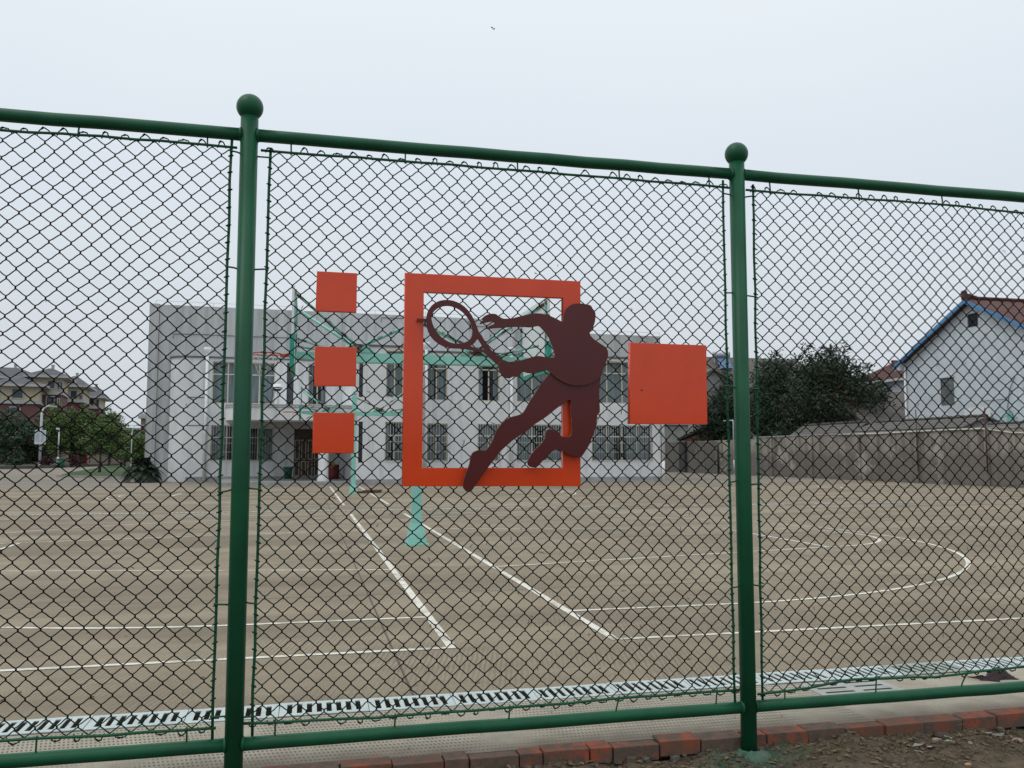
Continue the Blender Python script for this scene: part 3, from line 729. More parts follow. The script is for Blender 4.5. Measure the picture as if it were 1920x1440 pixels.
legs = [z6(*p) for p in ((760, 640), (1180, 640), (1205, 780), (1197, 850), (1192, 950), (1196, 1060), (1196, 1138), (1176, 1150), (1166, 1230), (1150, 1300), (1126, 1370))]
legs += [z8(*p) for p in ((1102, 260), (1070, 350), (1036, 430), (992, 500), (962, 540), (930, 549), (880, 540), (830, 520), (780, 495), (734, 472), (690, 469), (640, 490), (580, 550), (530, 610), (492, 648), (452, 656), (410, 641), (392, 606), (410, 560), (432, 520), (472, 470), (540, 402), (574, 350), (584, 290), (602, 262), (640, 256), (690, 264), (722, 290), (746, 328), (778, 337), (820, 337), (850, 320), (864, 262), (862, 180), (855, 100), (850, 0))]
legs += [z6(*p) for p in ((916, 1060), (906, 1012), (870, 1020), (830, 1050), (760, 1100), (690, 1158), (620, 1208), (540, 1260), (470, 1320))]
legs += [z9(*p) for p in ((420, 250), (360, 300), (308, 350), (268, 402), (216, 470), (186, 512), (152, 560), (116, 612), (96, 640), (75, 649), (50, 636), (34, 608), (40, 560), (60, 500), (82, 440), (94, 380), (114, 350), (160, 337), (198, 340), (226, 313), (255, 268), (275, 210), (302, 163), (340, 120), (390, 90), (450, 74), (490, 48))]
legs += [z6(*p) for p in ((510, 1008), (540, 968), (570, 920), (600, 870), (640, 818), (680, 770), (706, 736))]
r_out = [z4(*p) for p in ((250, 490), (263, 432), (298, 382), (350, 353), (410, 345), (470, 355), (530, 385), (578, 430), (615, 488), (640, 545), (656, 590), (680, 622), (702, 660), (742, 720), (792, 772), (850, 815), (880, 850), (840, 890), (818, 862), (790, 836), (742, 792), (700, 753), (640, 741), (580, 731), (520, 723), (450, 720), (382, 704), (322, 668), (280, 620), (256, 560))]
r_in = [z4(*p) for p in ((287, 490), (300, 442), (340, 406), (400, 388), (462, 396), (520, 426), (568, 475), (600, 530), (611, 590), (600, 638), (570, 668), (520, 685), (460, 685), (400, 660), (350, 620), (308, 560))]
r_tri = [z4(*p) for p in ((650, 645), (680, 690), (706, 741), (652, 727), (588, 706), (622, 682))]
pl = thing('tennis_player_cutout', 'dark maroon cut metal silhouette of a leaping tennis player with racket', 'sign', (gY(880, 920, YP).x, YP, gY(880, 920, YP).z))
bare = simple('pale_primed_edge', (0.30, 0.24, 0.23), (0.12, 0.05, 0.05), 25, 0.6)
outline('leg_plate', maroon, pl, smooth_loop(W2(legs, YP), 3), [], YP, 0.009, edge=bare)
outline('torso_plate', maroon, pl, smooth_loop(W2(upper, YP - 0.011), 3), [], YP - 0.011, 0.009, edge=bare)
outline('racket_plate', maroon, pl, smooth_loop(W2(r_out, YP), 3), [smooth_loop(W2(r_in, YP), 3), W2(r_tri, YP)], YP, 0.009)
mb = MB()
for a, b in ((1072, 600), (1075, 780), (1070, 850), (890, 890)):
    p = gY(a, b, YP); mb.tube([(p.x, YP + 0.008, p.z), (p.x, YS + 0.002, p.z)], 0.006, 8)
p = gY(803, 600, YP); a = gY(790, 602, YP)
mb.box(((p.x + a.x)/2 - 0.002, YP + 0.014, p.z), (abs(p.x - a.x) + 0.035, 0.010, 0.014))
mb.build('standoff', maroon, pl)
# ------------------------------------------------------------------ double basketball stands
def board_child(root, sx, a):
    """board, rim and net of one side; sx = -1 / +1, a = arm length to the back of the board"""
    X = sx*a; zb, zt = 2.77, 4.00; hw = 0.90; zs_ = 3.12
    mb = MB(); mb.span((X, -hw, zb + 0.072), (X + sx*0.035, hw, zt))
    bd = mb.build('backboard', white_board, root, local=True)
    mb = MB()
    for s2 in (-1, 1): mb.span((X - sx*0.012, s2*(hw - 0.16), zb), (X + sx*0.055, s2*(hw + 0.012), zs_ + 0.14))
    mb.span((X - sx*0.010, -hw + 0.16, zb), (X + sx*0.053, hw - 0.16, zb + 0.07)); mb.build('edge_padding', teal, bd, local=True)
    mb = MB(); mb.span((X - sx*0.03, -hw + .05, zs_ + 0.05), (X - sx*0.002, -hw + .09, zt - .05)); mb.span((X - sx*0.03, hw - .09, zs_ + 0.05), (X - sx*0.002, hw - .05, zt - .05))
    mb.span((X - sx*0.03, -hw + .09, zt - .12), (X - sx*0.002, hw - .09, zt - .08))
    mb.build('board_bracket', mint_rust, bd, local=True)
    rc = X + sx*(0.055 + 0.15 + 0.225); zr = 3.05
    mb = MB(); mb.tube([(rc + 0.225*math.cos(k*2*PI/36), 0.225*math.sin(k*2*PI/36), zr) for k in range(37)], 0.010, 8, caps=False)
    mb.span((X + sx*0.05, -0.07, zr - 0.05), (X + sx*0.075, 0.07, zr + 0.05))
    mb.prism([(X + sx*0.07, -0.065, zr + 0.01), (X + sx*0.07, 0.065, zr + 0.01), (rc - sx*0.215, 0.05, zr - 0.002), (rc - sx*0.215, -0.05, zr - 0.002)], (0, 0, -0.045))
    rim = mb.build('rim', red_paint, root, local=True)
    nb = MB(); nn = 10
    for k in range(nn):
        for dr in (1, -1):
            a0 = 2*PI*k/nn; pts = []
            drop = random.choice((4, 4, 3, 2))
            for q in range(drop + 1):
                r_ = 0.222 - 0.028*q + random.uniform(-.006, .006); an = a0 + dr*q*PI/nn
                pts.append((rc + r_*math.cos(an), r_*math.sin(an), zr - 0.085*q - .005))
            nb.tube(pts, 0.0035, 4)
    nb.build('net', net_mat, rim, local=True)
def make_stand(label, loc, a, group='double sided basketball stands'):
    t_ = thing('basketball_stand', label, 'basketball hoop', loc, 0, group)
    mb = MB(); mb.span((-0.08, -0.08, 0.25), (0.08, 0.08, 3.72)); mb.build('pole', mint, t_, local=True, bevel=0.012)
    mb = MB(); b0, b1, hh = 0.165, 0.10, 0.33
    vs = [(-b0, -b0, 0), (b0, -b0, 0), (b0, b0, 0), (-b0, b0, 0), (-b1, -b1, hh), (b1, -b1, hh), (b1, b1, hh), (-b1, b1, hh)]
    mb.add(vs, [(3, 2, 1, 0), (4, 5, 6, 7), (0, 1, 5, 4), (1, 2, 6, 5), (2, 3, 7, 6), (3, 0, 4, 7)])
    mb.span((-0.19, -0.19, 0), (0.19, 0.19, 0.02)); mb.build('base', mint, t_, local=True)
    e = a*0.76
    mb = MB(); mb.span((-e, -0.08, 2.94), (e, 0.08, 3.10))
    for sx in (-1, 1): mb.prism([(sx*e, -0.08, 2.94), (sx*e, -0.08, 3.10), (sx*(a - 0.03), -0.08, 3.09), (sx*(a - 0.03), -0.08, 3.0)], (0, 0.16, 0))
    mb.build('cross_beam', mint, t_, local=True, bevel=0.008)
    for sx in (-1, 1):
        k = e*0.62
        for y in (-0.10, 0.10):
            mb = MB(); mb.tube([(sx*0.03, y*0.5, 3.64), (sx*k*1.25, y, 3.10)], 0.022, 8); mb.build('brace', mint_rust if y < 0 else mint, t_, local=True)
        for y in (-0.42, 0.42):
            mb = MB(); mb.tube([(sx*k*0.98, y*0.2, 3.14), (sx*(a - 0.03), y*1.7, 3.90)], 0.024, 8)
            mb.build('board_strut', mint_rust if y < 0 else mint, t_, local=True)
        mb = MB(); mb.tube([(sx*e*0.9, -0.1, 3.12), (sx*(a - 0.05), -0.5, 3.24)], 0.018, 8); mb.tube([(sx*e*0.9, 0.1, 3.12), (sx*(a - 0.05), 0.5, 3.24)], 0.018, 8)
        mb.build('brace', mint_rust, t_, local=True)
        mb = MB(); mb.prism([(sx*k*0.75, -0.09, 3.10), (sx*k*1.3, -0.09, 3.10), (sx*k*1.12, -0.09, 3.24), (sx*k*0.9, -0.09, 3.24)], (0, 0.18, 0)); mb.build('gusset', mint_rust, t_, local=True)
        board_child(t_, sx, a)
    mb = MB(); mb.tube([(0, -.11, 3.02), (0, -.07, 3.02)], 0.03, 10); mb.tube([(0.02, 0, 3.72), (0.02, 0, 3.80)], 0.05, 10); mb.build('pole_cap', mint_rust, t_, local=True)
    return t_
xl_b = gY(567, 600, 14.25).x; xr_b = gY(1013, 620, 14.25).x
PXB = 1.77; arm = (xr_b - xl_b)/2
stand = make_stand('mint green double sided basketball stand nearest the fence, behind the hollow frame', (PXB, 14.25, 0), arm)
dup(stand, (1.76, 33.5, 0), 0, 1.0, 'smaller looking mint green basketball stand standing on the far court before the building')
pb = gD(1834, 797, 46.0)
dup(stand, (pb.x + arm, pb.y, -0.02), 0, 1.0, 'mint green basketball stand half hidden behind the boundary wall beside the white house')
print('arm', arm, 'boards', xl_b, xr_b, PXB)
# ------------------------------------------------------------------ school building
TH = math.radians(2.8); EU = (math.cos(TH), math.sin(TH)); EV = (-math.sin(TH), math.cos(TH))
O = Vector((4.0, 43.0, 0.0)); CO_U = EU[0]*O.x + EU[1]*O.y; CO_V = EV[0]*O.x + EV[1]*O.y
sb = thing('school_building', 'wide grey and white two storey school building with porch and tall blank grey upper walls', 'building', O, TH)
VQ, VM, VL, VH, VC = (c - CO_V for c in (44.6, 42.95, 50.6, 51.7, 43.9))
def B(px, py, v):
    p = gp(px, py, EV, v + CO_V); return (EU[0]*p.x + EU[1]*p.y - CO_U, p.z)
def BU(px, v, py=800): return B(px, py, v)[0]
ZW = 6.80                                       # top of the white two-storey wing
def wall_front(mb, u0, u1, z0, z1, v, ops, depth=0.16):
    us = sorted(set([u0, u1] + [o[0] for o in ops] + [o[2] for o in ops])); zs_ = sorted(set([z0, z1] + [o[1] for o in ops] + [o[3] for o in ops]))
    us = [u for u in us if u0 <= u <= u1]; zs_ = [z for z in zs_ if z0 <= z <= z1]
    for a, b in zip(us, us[1:]):
        for c, d in zip(zs_, zs_[1:]):
            m_u, m_z = (a + b)/2, (c + d)/2
            if any(o[0] < m_u < o[2] and o[1] < m_z < o[3] for o in ops): continue
            mb.quad((a, v, c), (b, v, c), (b, v, d), (a, v, d))
    for a, c, b, d in ops:
        mb.quad((a, v, c), (a, v + depth, c), (a, v + depth, d), (a, v, d)); mb.quad((b, v, c), (b, v, d), (b, v + depth, d), (b, v + depth, c))
        mb.quad((a, v, c), (b, v, c), (b, v + depth, c), (a, v + depth, c)); mb.quad((a, v, d), (a, v + depth, d), (b, v + depth, d), (b, v, d))
def window(root, o, v, cols, transom=0.72, bars=False, curt=1.0, depth=0.12, open_col=None):
    a, c, b, d = o; y = v + depth
    mb = MB(); fw = 0.06
    def fr(p, q): mb.span((p[0], y - 0.03, p[1]), (q[0], y + 0.03, q[1]))
    fr((a, c), (b, c + fw)); fr((a, d - fw), (b, d)); fr((a, c + fw), (a + fw, d - fw)); fr((b - fw, c + fw), (b, d - fw))
    zt_ = c + (d - c)*transom
    if transom < 1: fr((a + fw, zt_ - fw/2), (b - fw, zt_ + fw/2))
    for k in range(1, cols):
        x = a + (b - a)*k/cols; top = d - fw if transom >= 1 or cols > 2 else zt_ - fw/2
        mb.span((x - fw/2, y - 0.026, c + fw), (x + fw/2, y + 0.026, top))
    w_ = mb.build('window', frame_mat, root, local=True)
    mb = MB()
    for k in range(cols):
        if open_col == k: mb.quad((a + (b - a)*k/cols, y + 0.004, zt_), (a + (b - a)*(k + 1)/cols, y + 0.004, zt_), (a + (b - a)*(k + 1)/cols, y + 0.004, d), (a + (b - a)*k/cols, y + 0.004, d)); continue
        mb.quad((a + (b - a)*k/cols, y + 0.004, c), (a + (b - a)*(k + 1)/cols, y + 0.004, c), (a + (b - a)*(k + 1)/cols, y + 0.004, d), (a + (b - a)*k/cols, y + 0.004, d))
    mb.build('pane', pane_mat, w_, local=True)
    mb = MB(); n = max(6, int((b - a)*7)); gap = set()
    for k in range(n):
        f = k/n; ua, ub = a + (b - a)*f, a + (b - a)*(f + 1/n)
        if curt < 1 and (0.5 - curt/2 > 0) and abs(f + 0.5/n - 0.5) < (1 - curt)/2: continue
        off = 0.18 + 0.05*(k % 2)
        mb.quad((ua, y + off, c), (ub, y + 0.18 + 0.05*((k + 1) % 2), c), (ub, y + 0.18 + 0.05*((k + 1) % 2), d), (ua, y + off, d))
    mb.build('curtain', curtain_mat, w_, local=True)
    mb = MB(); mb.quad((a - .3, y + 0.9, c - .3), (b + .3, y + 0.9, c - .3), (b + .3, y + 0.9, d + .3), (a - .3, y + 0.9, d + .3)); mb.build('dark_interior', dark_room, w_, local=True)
    if bars:
        mb = MB(); n = max(4, round((b - a)/0.14))
        for k in range(n + 1):
            x = a + (b - a)*k/n; mb.tube([(x, v - 0.03, c), (x, v - 0.03, d)], 0.009, 5)
        for q in (0.0, 0.25, 0.5, transom, 1.0): mb.tube([(a, v - 0.03, c + (d - c)*q), (b, v - 0.03, c + (d - c)*q)], 0.011, 5)
        mb.build('security_bars', bar_mat, w_, local=True)
    return w_
def op(px0, py0, px1, py1, v):                  # opening from photo corners (top-left, bottom-right)
    a, d = B(px0, py0, v); b, c = B(px1, py1, v); return [min(a, b), c, max(a, b), d]
UZ0, UZ1, LZ0, LZ1 = 4.28, 6.62, 1.12, 3.08
def opz(px0, px1, v, up):
    a, b = BU(px0, v, 700 if up else 830), BU(px1, v, 700 if up else 830)
    return [a, UZ0 if up else LZ0, b, UZ1 if up else LZ1]
# --- main tall hall behind
uh0, zh = B(281, 570, VH); uh1 = BU(985, VH, 640); uf = BU(297, VH, 640)
print('hall top', zh, 'wing tops', B(340, 676, VL)[1], B(742, 654, VM)[1], B(1150, 677, VQ)[1], 'win', B(450, 742, VL)[1], B(740, 729, VM)[1], B(1150, 746, VQ)[1], B(450, 864, VL)[1], B(740, 865, VM)[1])
mb = MB(); mb.span((uf + 0.02, VH, 0), (uh1, VH + 22, zh)); mb.span((uh0, VH - 0.06, 0), (uf, VH + 22.0, zh + 0.03))
mb.build('hall_wall', hall_mat, sb, local=True)
# --- right grey upper block over the wing
ur0, ur1 = BU(964, VQ + .12, 650), BU(1238, VQ + .12, 650); zr = B(1170, 628, VQ + .12)[1]
mb = MB(); mb.span((ur0, VQ + 0.12, ZW - 0.05), (ur1, VQ + 12, zr)); mb.build('upper_block', hall_mat, sb, local=True)
# --- white wing: left part with a rounded corner
uL0, uL1 = BU(317, VL, 700), BU(668, VM + .2, 800)
wl = MB(); R_ = 1.0
opsL = [opz(398, 516, VL, 1), [BU(538, VL, 700), UZ0, BU(551, VL, 700), UZ1 + .05], opz(578, 613, VL, 1), opz(395, 512, VL, 0), [BU(551, VL, 850), 0.15, BU(600, VL, 850), 2.95]]
wall_front(wl, uL0 + R_, uL1, 0, ZW, VL, opsL)
arcp = [(uL0 + R_ - R_*math.sin(a), VL + R_ - R_*math.cos(a)) for a in [PI/2*k/10 for k in range(11)]]
for (a, b), (c, d) in zip(arcp, arcp[1:]): wl.quad((a, b, 0), (c, d, 0), (c, d, ZW), (a, b, ZW))
wl.quad((uL0, VL + R_, 0), (uL0, VH + .3, 0), (uL0, VH + .3, ZW), (uL0, VL + R_, ZW))
wl.add([(x, y, ZW) for x, y in arcp[::-1]] + [(uL1, VL, ZW), (uL1, VH, ZW), (uL0, VH, ZW)][::1], [list(range(len(arcp))) + [len(arcp), len(arcp) + 1, len(arcp) + 2]])
# --- middle and right parts
uM0, uM1 = BU(667, VM, 780), BU(779, VM, 780); uQ1 = BU(1238, VQ, 780)
slit = 0.34
opsM = [opz(724, 757, VM, 1), opz(722, 757, VM, 0), [BU(673.5, VM, 700), UZ0, BU(681, VM, 700), UZ1 - .1], [BU(672, VM, 830), LZ0 - .05, BU(680, VM, 830), LZ1]]
wall_front(wl, uM0, uM1, 0, ZW, VM, opsM)
opsQ = [opz(799, 839, VQ, 1), opz(897, 937, VQ, 1), opz(969, 1056, VQ, 1), opz(1110, 1223, VQ, 1), opz(797, 839, VQ, 0), opz(896, 937, VQ, 0), opz(969, 1056, VQ, 0), opz(1110, 1223, VQ, 0)]
wall_front(wl, uM1, uQ1, 0, ZW, VQ, opsQ)
for u, va, vb in ((uM0, VM, VL), (uM1, VM, VQ), (uQ1, VQ, VQ + 12)): wl.quad((u, va, 0), (u, vb, 0), (u, vb, ZW), (u, va, ZW))
wl.quad((uM0, VM, ZW), (uM1, VM, ZW), (uM1, VH, ZW), (uM0, VH, ZW)); wl.quad((uM1, VQ, ZW), (uQ1, VQ, ZW), (uQ1, VQ + 12, ZW), (uM1, VQ + 12, ZW))
wl.build('front_wing_wall', wing_mat, sb, local=True)
# coping along the top of the wing, its dark colour painting the shadow line
cp_ = MB()
cp_.span((uM0 - .05, VM - 0.07, ZW + .002), (uM1 + .05, VM + .2, ZW + 0.09)); cp_.span((uM1 + .05, VQ - 0.07, ZW + .002), (uQ1 + .05, VQ + .11, ZW + 0.09)); cp_.span((uL0 + R_, VL - 0.07, ZW + .002), (uM0 - .05, VL + .2, ZW + 0.09))
for (a, b), (c, d) in zip(arcp, arcp[1:]):
    n1 = Vector((a - uL0 - R_, b - VL - R_, 0)).normalized()*0.07; n2 = Vector((c - uL0 - R_, d - VL - R_, 0)).normalized()*0.07
    cp_.prism([(a + n1.x, b + n1.y, ZW + .002), (c + n2.x, d + n2.y, ZW + .002), (c - 2*n2.x, d - 2*n2.y, ZW + .002), (a - 2*n1.x, b - 2*n1.y, ZW + .002)], (0, 0, 0.088))
cp_.build('coping', simple('dark_coping', (0.10, 0.105, 0.11), (0.14, 0.145, 0.15), 2, 0.8), sb, local=True)
# grey plinth
pn = MB(); hp_ = 0.26
pn.span((uL0 + R_, VL - 0.05, 0), (uM0 - .02, VL - .002, hp_)); pn.span((uM0 - 0.05, VM - 0.05, 0), (uM1 + .05, VM - .002, hp_)); pn.span((uM1 + .05, VQ - 0.05, 0), (uQ1 + 0.03, VQ - .002, hp_))
pn.span((uM1 + .05, VQ - 0.30, 0.0), (uQ1 + 0.3, VQ - .052, 0.03)); pn.build('plinth', plinth_mat, sb, local=True)
# windows
window(sb, opsL[0], VL, 4, 0.70); window(sb, opsL[2], VL, 2, 0.72, curt=0.5); window(sb, opsL[3], VL, 4, 0.66, True, curt=0.5)
window(sb, opsM[0], VM, 2, 0.76); window(sb, opsM[1], VM, 2, 0.66, True, curt=0.6)
for i, o_ in enumerate(opsQ):
    up = i < 4; big_ = (i % 4) > 1
    window(sb, o_, VQ, (4 if i % 4 == 3 else 3) if big_ else 2, 0.72 if up else 0.68, not up, curt=(1.0 if up else 0.8) if big_ else (0.9 if i != 1 else 0.4), open_col=0 if i == 1 else None)
slit_g = simple('slit_glass', (0.05, 0.06, 0.065), (0.03, 0.035, 0.04), 3, 0.15)
for o_, v in ((opsL[1], VL), (opsM[2], VM), (opsM[3], VM)):
    dk = MB(); dk.quad((o_[0], v + .15, o_[1]), (o_[2], v + .15, o_[1]), (o_[2], v + .15, o_[3]), (o_[0], v + .15, o_[3])); dk.build('slit_window', slit_g, sb, local=True)
# entrance doors
a, c, b, d = opsL[4]
mb = MB(); mb.span((a, VL + .10, c), (b, VL + .15, d)); dr = mb.build('door', door_wood, sb, local=True)
mb = MB(); n = 4
for k in range(n):
    x0, x1 = a + (b - a)*k/n + .05, a + (b - a)*(k + 1)/n - .05
    for z0, z1 in ((c + .12, c + .95), (c + 1.05, c + 2.15)):
        for p, q in (((x0, z0), (x1, z0 + .035)), ((x0, z1 - .035), (x1, z1)), ((x0, z0 + .035), (x0 + .035, z1 - .035)), ((x1 - .035, z0 + .035), (x1, z1 - .035))):
            mb.span((p[0], VL + .07, p[1]), (q[0], VL + .098, q[1]))
mb.build('door_trim', frame_mat, dr, local=True)
# porch: floor, canopy, columns
uC0, uC1 = BU(421, VC, 780), uM0 - 0.01; zc0, zc1 = B(560, 788, VC)[1], B(560, 759, VC)[1]
rr = 1.4; edge = [(uC0, VL - .01)] + [(uC0 + rr - rr*math.cos(q), VC + rr - rr*math.sin(q)) for q in [PI/2*k/10 for k in range(11)]] + [(uC1, VC), (uC1, VL - .01)]
mb = MB(); mb.prism([(x, y, zc0) for x, y in edge], (0, 0, zc1 - zc0)); cn_ = mb.build('canopy', wing_mat, sb, local=True)
mb = MB()
for (x0, y0), (x1, y1) in zip(edge[:-1], edge[1:-1]):
    d_ = Vector((y1 - y0, x0 - x1, 0)); d_ = d_.normalized()*0.04 if d_.length else d_
    for z_ in (zc1 - .14, zc1 - .03): mb.prism([(x0 + d_.x*.1, y0 + d_.y*.1, z_), (x1 + d_.x*.1, y1 + d_.y*.1, z_), (x1 + d_.x, y1 + d_.y, z_), (x0 + d_.x, y0 + d_.y, z_)], (0, 0, 0.04))
mb.build('canopy_moulding', plinth_mat, cn_, local=True)
mb = MB(); mb.span((uC0 - .3, VC - .25, 0), (uC1, VL - .06, 0.15)); mb.build('porch_floor', plinth_mat, sb, local=True)
uc = BU(606, VC + .6, 880)
mb = MB(); mb.lathe((uc, VC + .6, 0), [(0.30, 0.15), (0.30, 0.30), (0.255, 0.33), (0.255, zc0)], 24); mb.build('porch_column', wing_mat, sb, local=True)
mb = MB(); mb.span((uC0 + .4, VC + 2.4, zc0 - .35), (uC1, VC + 2.7, zc0 - .002)); mb.build('porch_beam', plinth_mat, sb, local=True)
# rain pipes
def rain_pipe(px_top, px_bot, v, ztop, r=0.085):
    u = BU(px_bot, v, 880); mb = MB()
    mb.tube([(u, v - 0.12, 0.05), (u, v - 0.12, ztop)], r, 10)
    for z in (1.0, 2.6, 4.4, 6.0):
        if z < ztop: mb.span((u - .11, v - .16, z), (u + .11, v - .001, z + .05))
    p = mb.build('rain_pipe', pvc, sb, local=True)
    mb = MB(); mb.lathe((u, v - .12, ztop), [(r, -0.02), (r*1.15, 0.02), (0.20, 0.20), (0.20, 0.36), (0.16, 0.36)], 12); mb.build('rain_hopper', pvc, p, local=True)
rain_pipe(391, 383, VL, B(391, 664, VL)[1]); rain_pipe(797, 797, VQ, 6.95); rain_pipe(958, 958, VQ, B(958, 665, VQ)[1])
u = BU(1240, VQ, 850) + .06; mb = MB(); mb.tube([(u, VQ - .1, .02), (u, VQ - .1, 1.1)], 0.10, 10); mb.tube([(u + .02, VQ - .1, 1.1), (u, VQ - .1, 6.6)], 0.085, 10); mb.build('rain_pipe', pvc, sb, local=True)
# lightning wires on the roof edges
mb = MB()
def wires(u0, u1, v, z):
    n = int((u1 - u0)/1.5)
    for k in range(n + 1):
        x = u0 + (u1 - u0)*k/n; mb.tube([(x, v, z), (x, v, z + 0.22)], 0.012, 5)
    mb.tube([(u0, v, z + .2), (u1, v, z + .2)], 0.010, 5)
wires(uh0 + .3, uh1 - .2, VH + .12, zh + .03); wires(ur0, ur1, VQ + .2, zr)
mb.build('lightning_wire', galv, sb, local=True)
mb = MB()
for px0, px1, py, v in ((325, 443, 626, VH), (455, 560, 631, VH), (715, 790, 596, VH), (880, 960, 612, VH)):
    (u0, z0), (u1, z1) = B(px0, py, v), B(px1, py + (px1 - px0)*.02, v)
    z1 = z0; mb.tube([(u0, v - .03, z0 - .25), (u0, v - .03, z0), ((u0 + u1)/2, v - .03, z0 + .02), (u1, v - .03, z1), (u1, v - .03, z1 - .25)], 0.016, 5)
(u0, z0), (u1, z1) = B(318, 744, VL), B(392, 744, VL); mb.tube([(u0 + .9, VL - .02, z0), (u1, VL - .02, z0)], 0.016, 5)
(u0, z0), (u1, z1) = B(316, 797, VL), B(392, 797, VL); mb.tube([(u0 + .9, VL - .02, z0), (u1, VL - .02, z0)], 0.016, 5)
mb.build('wall_cable', black_cable, sb, local=True)

def lw(u, v, z): return Vector((O.x + EU[0]*u + EV[0]*v, O.y + EU[1]*u + EV[1]*v, z))
# things standing in the porch
u = BU(540, VL - 1.2, 890); p = lw(u, VL - 1.2, 0.15)
t_ = thing('litter_bin', 'green litter bin standing by the doors under the porch', 'bin', p)
mb = MB(); mb.lathe(p, [(0.001, 0.002), (0.19, 0.002), (0.25, 0.62), (0.23, 0.62), (0.18, 0.05), (0.001, 0.05)], 16); mb.build('bucket', bin_green, t_)
mb = MB(); mb.lathe(p, [(0.252, 0.57), (0.275, 0.58), (0.275, 0.65), (0.232, 0.65)], 16); mb.build('bin_rim', bin_green, t_)
u = BU(625, VL - 2.0, 890); p = lw(u, VL - 2.0, 0.15)
t_ = thing('rubbish_drum', 'dark red bin with a yellow cloth on it behind the porch column', 'bin', p)
mb = MB(); mb.lathe(p, [(0.001, 0.002), (0.28, 0.002)] + [(0.30 + 0.008*(k % 2), 0.05 + 0.09*k) for k in range(9)] + [(0.27, 0.78), (0.26, 0.5), (0.001, 0.5)], 18); mb.build('drum', bin_red, t_)
mb = MB(); mb.span(p + Vector((-.30, -.06, .70)), p + Vector((-.31, .06, .92))); mb.span(p + Vector((.29, -.05, .6)), p + Vector((.31, .05, .95))); mb.build('lid_hinge', bin_red, t_)
mb = MB(); q = p + Vector((-.05, -.2, .80))
mb.add([q + Vector(k) for k in ((-.12, -.1, 0), (.1, -.12, .01), (.14, .08, .03), (-.08, .1, .05), (.0, -.02, .16), (-.1, -.16, -.16), (.08, -.17, -.2))], [(0, 1, 4), (1, 2, 4), (2, 3, 4), (3, 0, 4), (0, 5, 6, 1)], True)
cl_ = mb.build('yellow_rag', yellow_cloth); rebase(cl_, q); tag(cl_, 'crumpled yellow cloth lying on the dark red bin in the porch', 'cloth')
# little white dish on the canopy
u, z = B(519, 752, VC + 2.5)
p = lw(u, VC + 2.5, zc1)
t_ = thing('satellite_dish', 'small white dish on thin legs standing on the porch canopy', 'satellite dish', p)
hz_ = B(519, 727, VC + 2.5)[1] - zc1
mb = MB(); n = 16
rings = [(0.02, 0.16), (0.14, 0.13), (0.24, 0.06), (0.30, -0.03)]
rot = Matrix.Rotation(math.radians(20), 3, 'X')
vs = []
for r_, zz in rings: vs += [p + Vector((0, 0, hz_ + .06)) + rot @ Vector((r_*math.cos(2*PI*k/n), r_*math.sin(2*PI*k/n)*1.0, zz)) for k in range(n)]
mb.add(vs, [(i*n + k, i*n + (k + 1) % n, (i + 1)*n + (k + 1) % n, (i + 1)*n + k) for i in range(3) for k in range(n)], True); mb.build('reflector', white_board, t_)
mb = MB(); mb.lathe(p + Vector((0, 0, hz_ - .13)), [(0.02, -0.06), (0.16, -.03), (0.25, 0.06), (0.29, .15), (.001, .15)], 14); mb.build('housing', black_cable, t_)
mb = MB()
for dx, dy in ((-.28, -.1), (.06, -.15), (.12, .3)): mb.tube([p + Vector((dx*.2, dy*.2, hz_ - .1)), p + Vector((dx, dy, 0))], 0.016, 6)
mb.build('leg_frame', galv, t_)
# ------------------------------------------------------------------ boundary wall, sheds and houses on the right
XW = 31.0
bw = thing('boundary_wall', 'long stained concrete boundary wall with thin pillars along the far right of the court', 'wall', (XW, 50, 0))
mb = MB(); mb.span((XW, 20, -0.3), (XW + 0.2, 56.4, 2.66)); mb.span((XW, 56.4, -0.3), (XW + .2, 75.5, 2.58)); mb.build('wall_panel', wall_m, bw)
mb = MB(); mb.span((XW - 0.04, 20, 2.662), (XW + 0.24, 56.4, 2.74)); mb.build('wall_cap', plinth_mat, bw)
for k in range(12):
    y = 24.8 + 4.85*k
    mb = MB(); mb.span((XW - 0.10, y - 0.12, -0.3), (XW - 0.002, y + 0.12, 2.62)); mb.build('pillar', wall_m, bw)
for px_, yt in ((1720, 768), (1850, 764)):
    p = gX(px_, 850, XW - 0.15); zt_ = gX(px_, yt, XW - 0.15).z
    mb = MB(); mb.tube([(p.x, p.y, 0.6), (p.x, p.y, zt_)], 0.028, 6); mb.build('steel_rod', rust_steel, bw)
mb = MB(); pts = [gX(a, b, XW - 0.06) for a, b in ((1570, 815), (1640, 813.5), (1700, 810), (1780, 806), (1840, 804), (1868, 807), (1895, 811), (1935, 812))]
mb.tube(pts, 0.035, 6); mb.build('wall_conduit', cable_mat, bw)
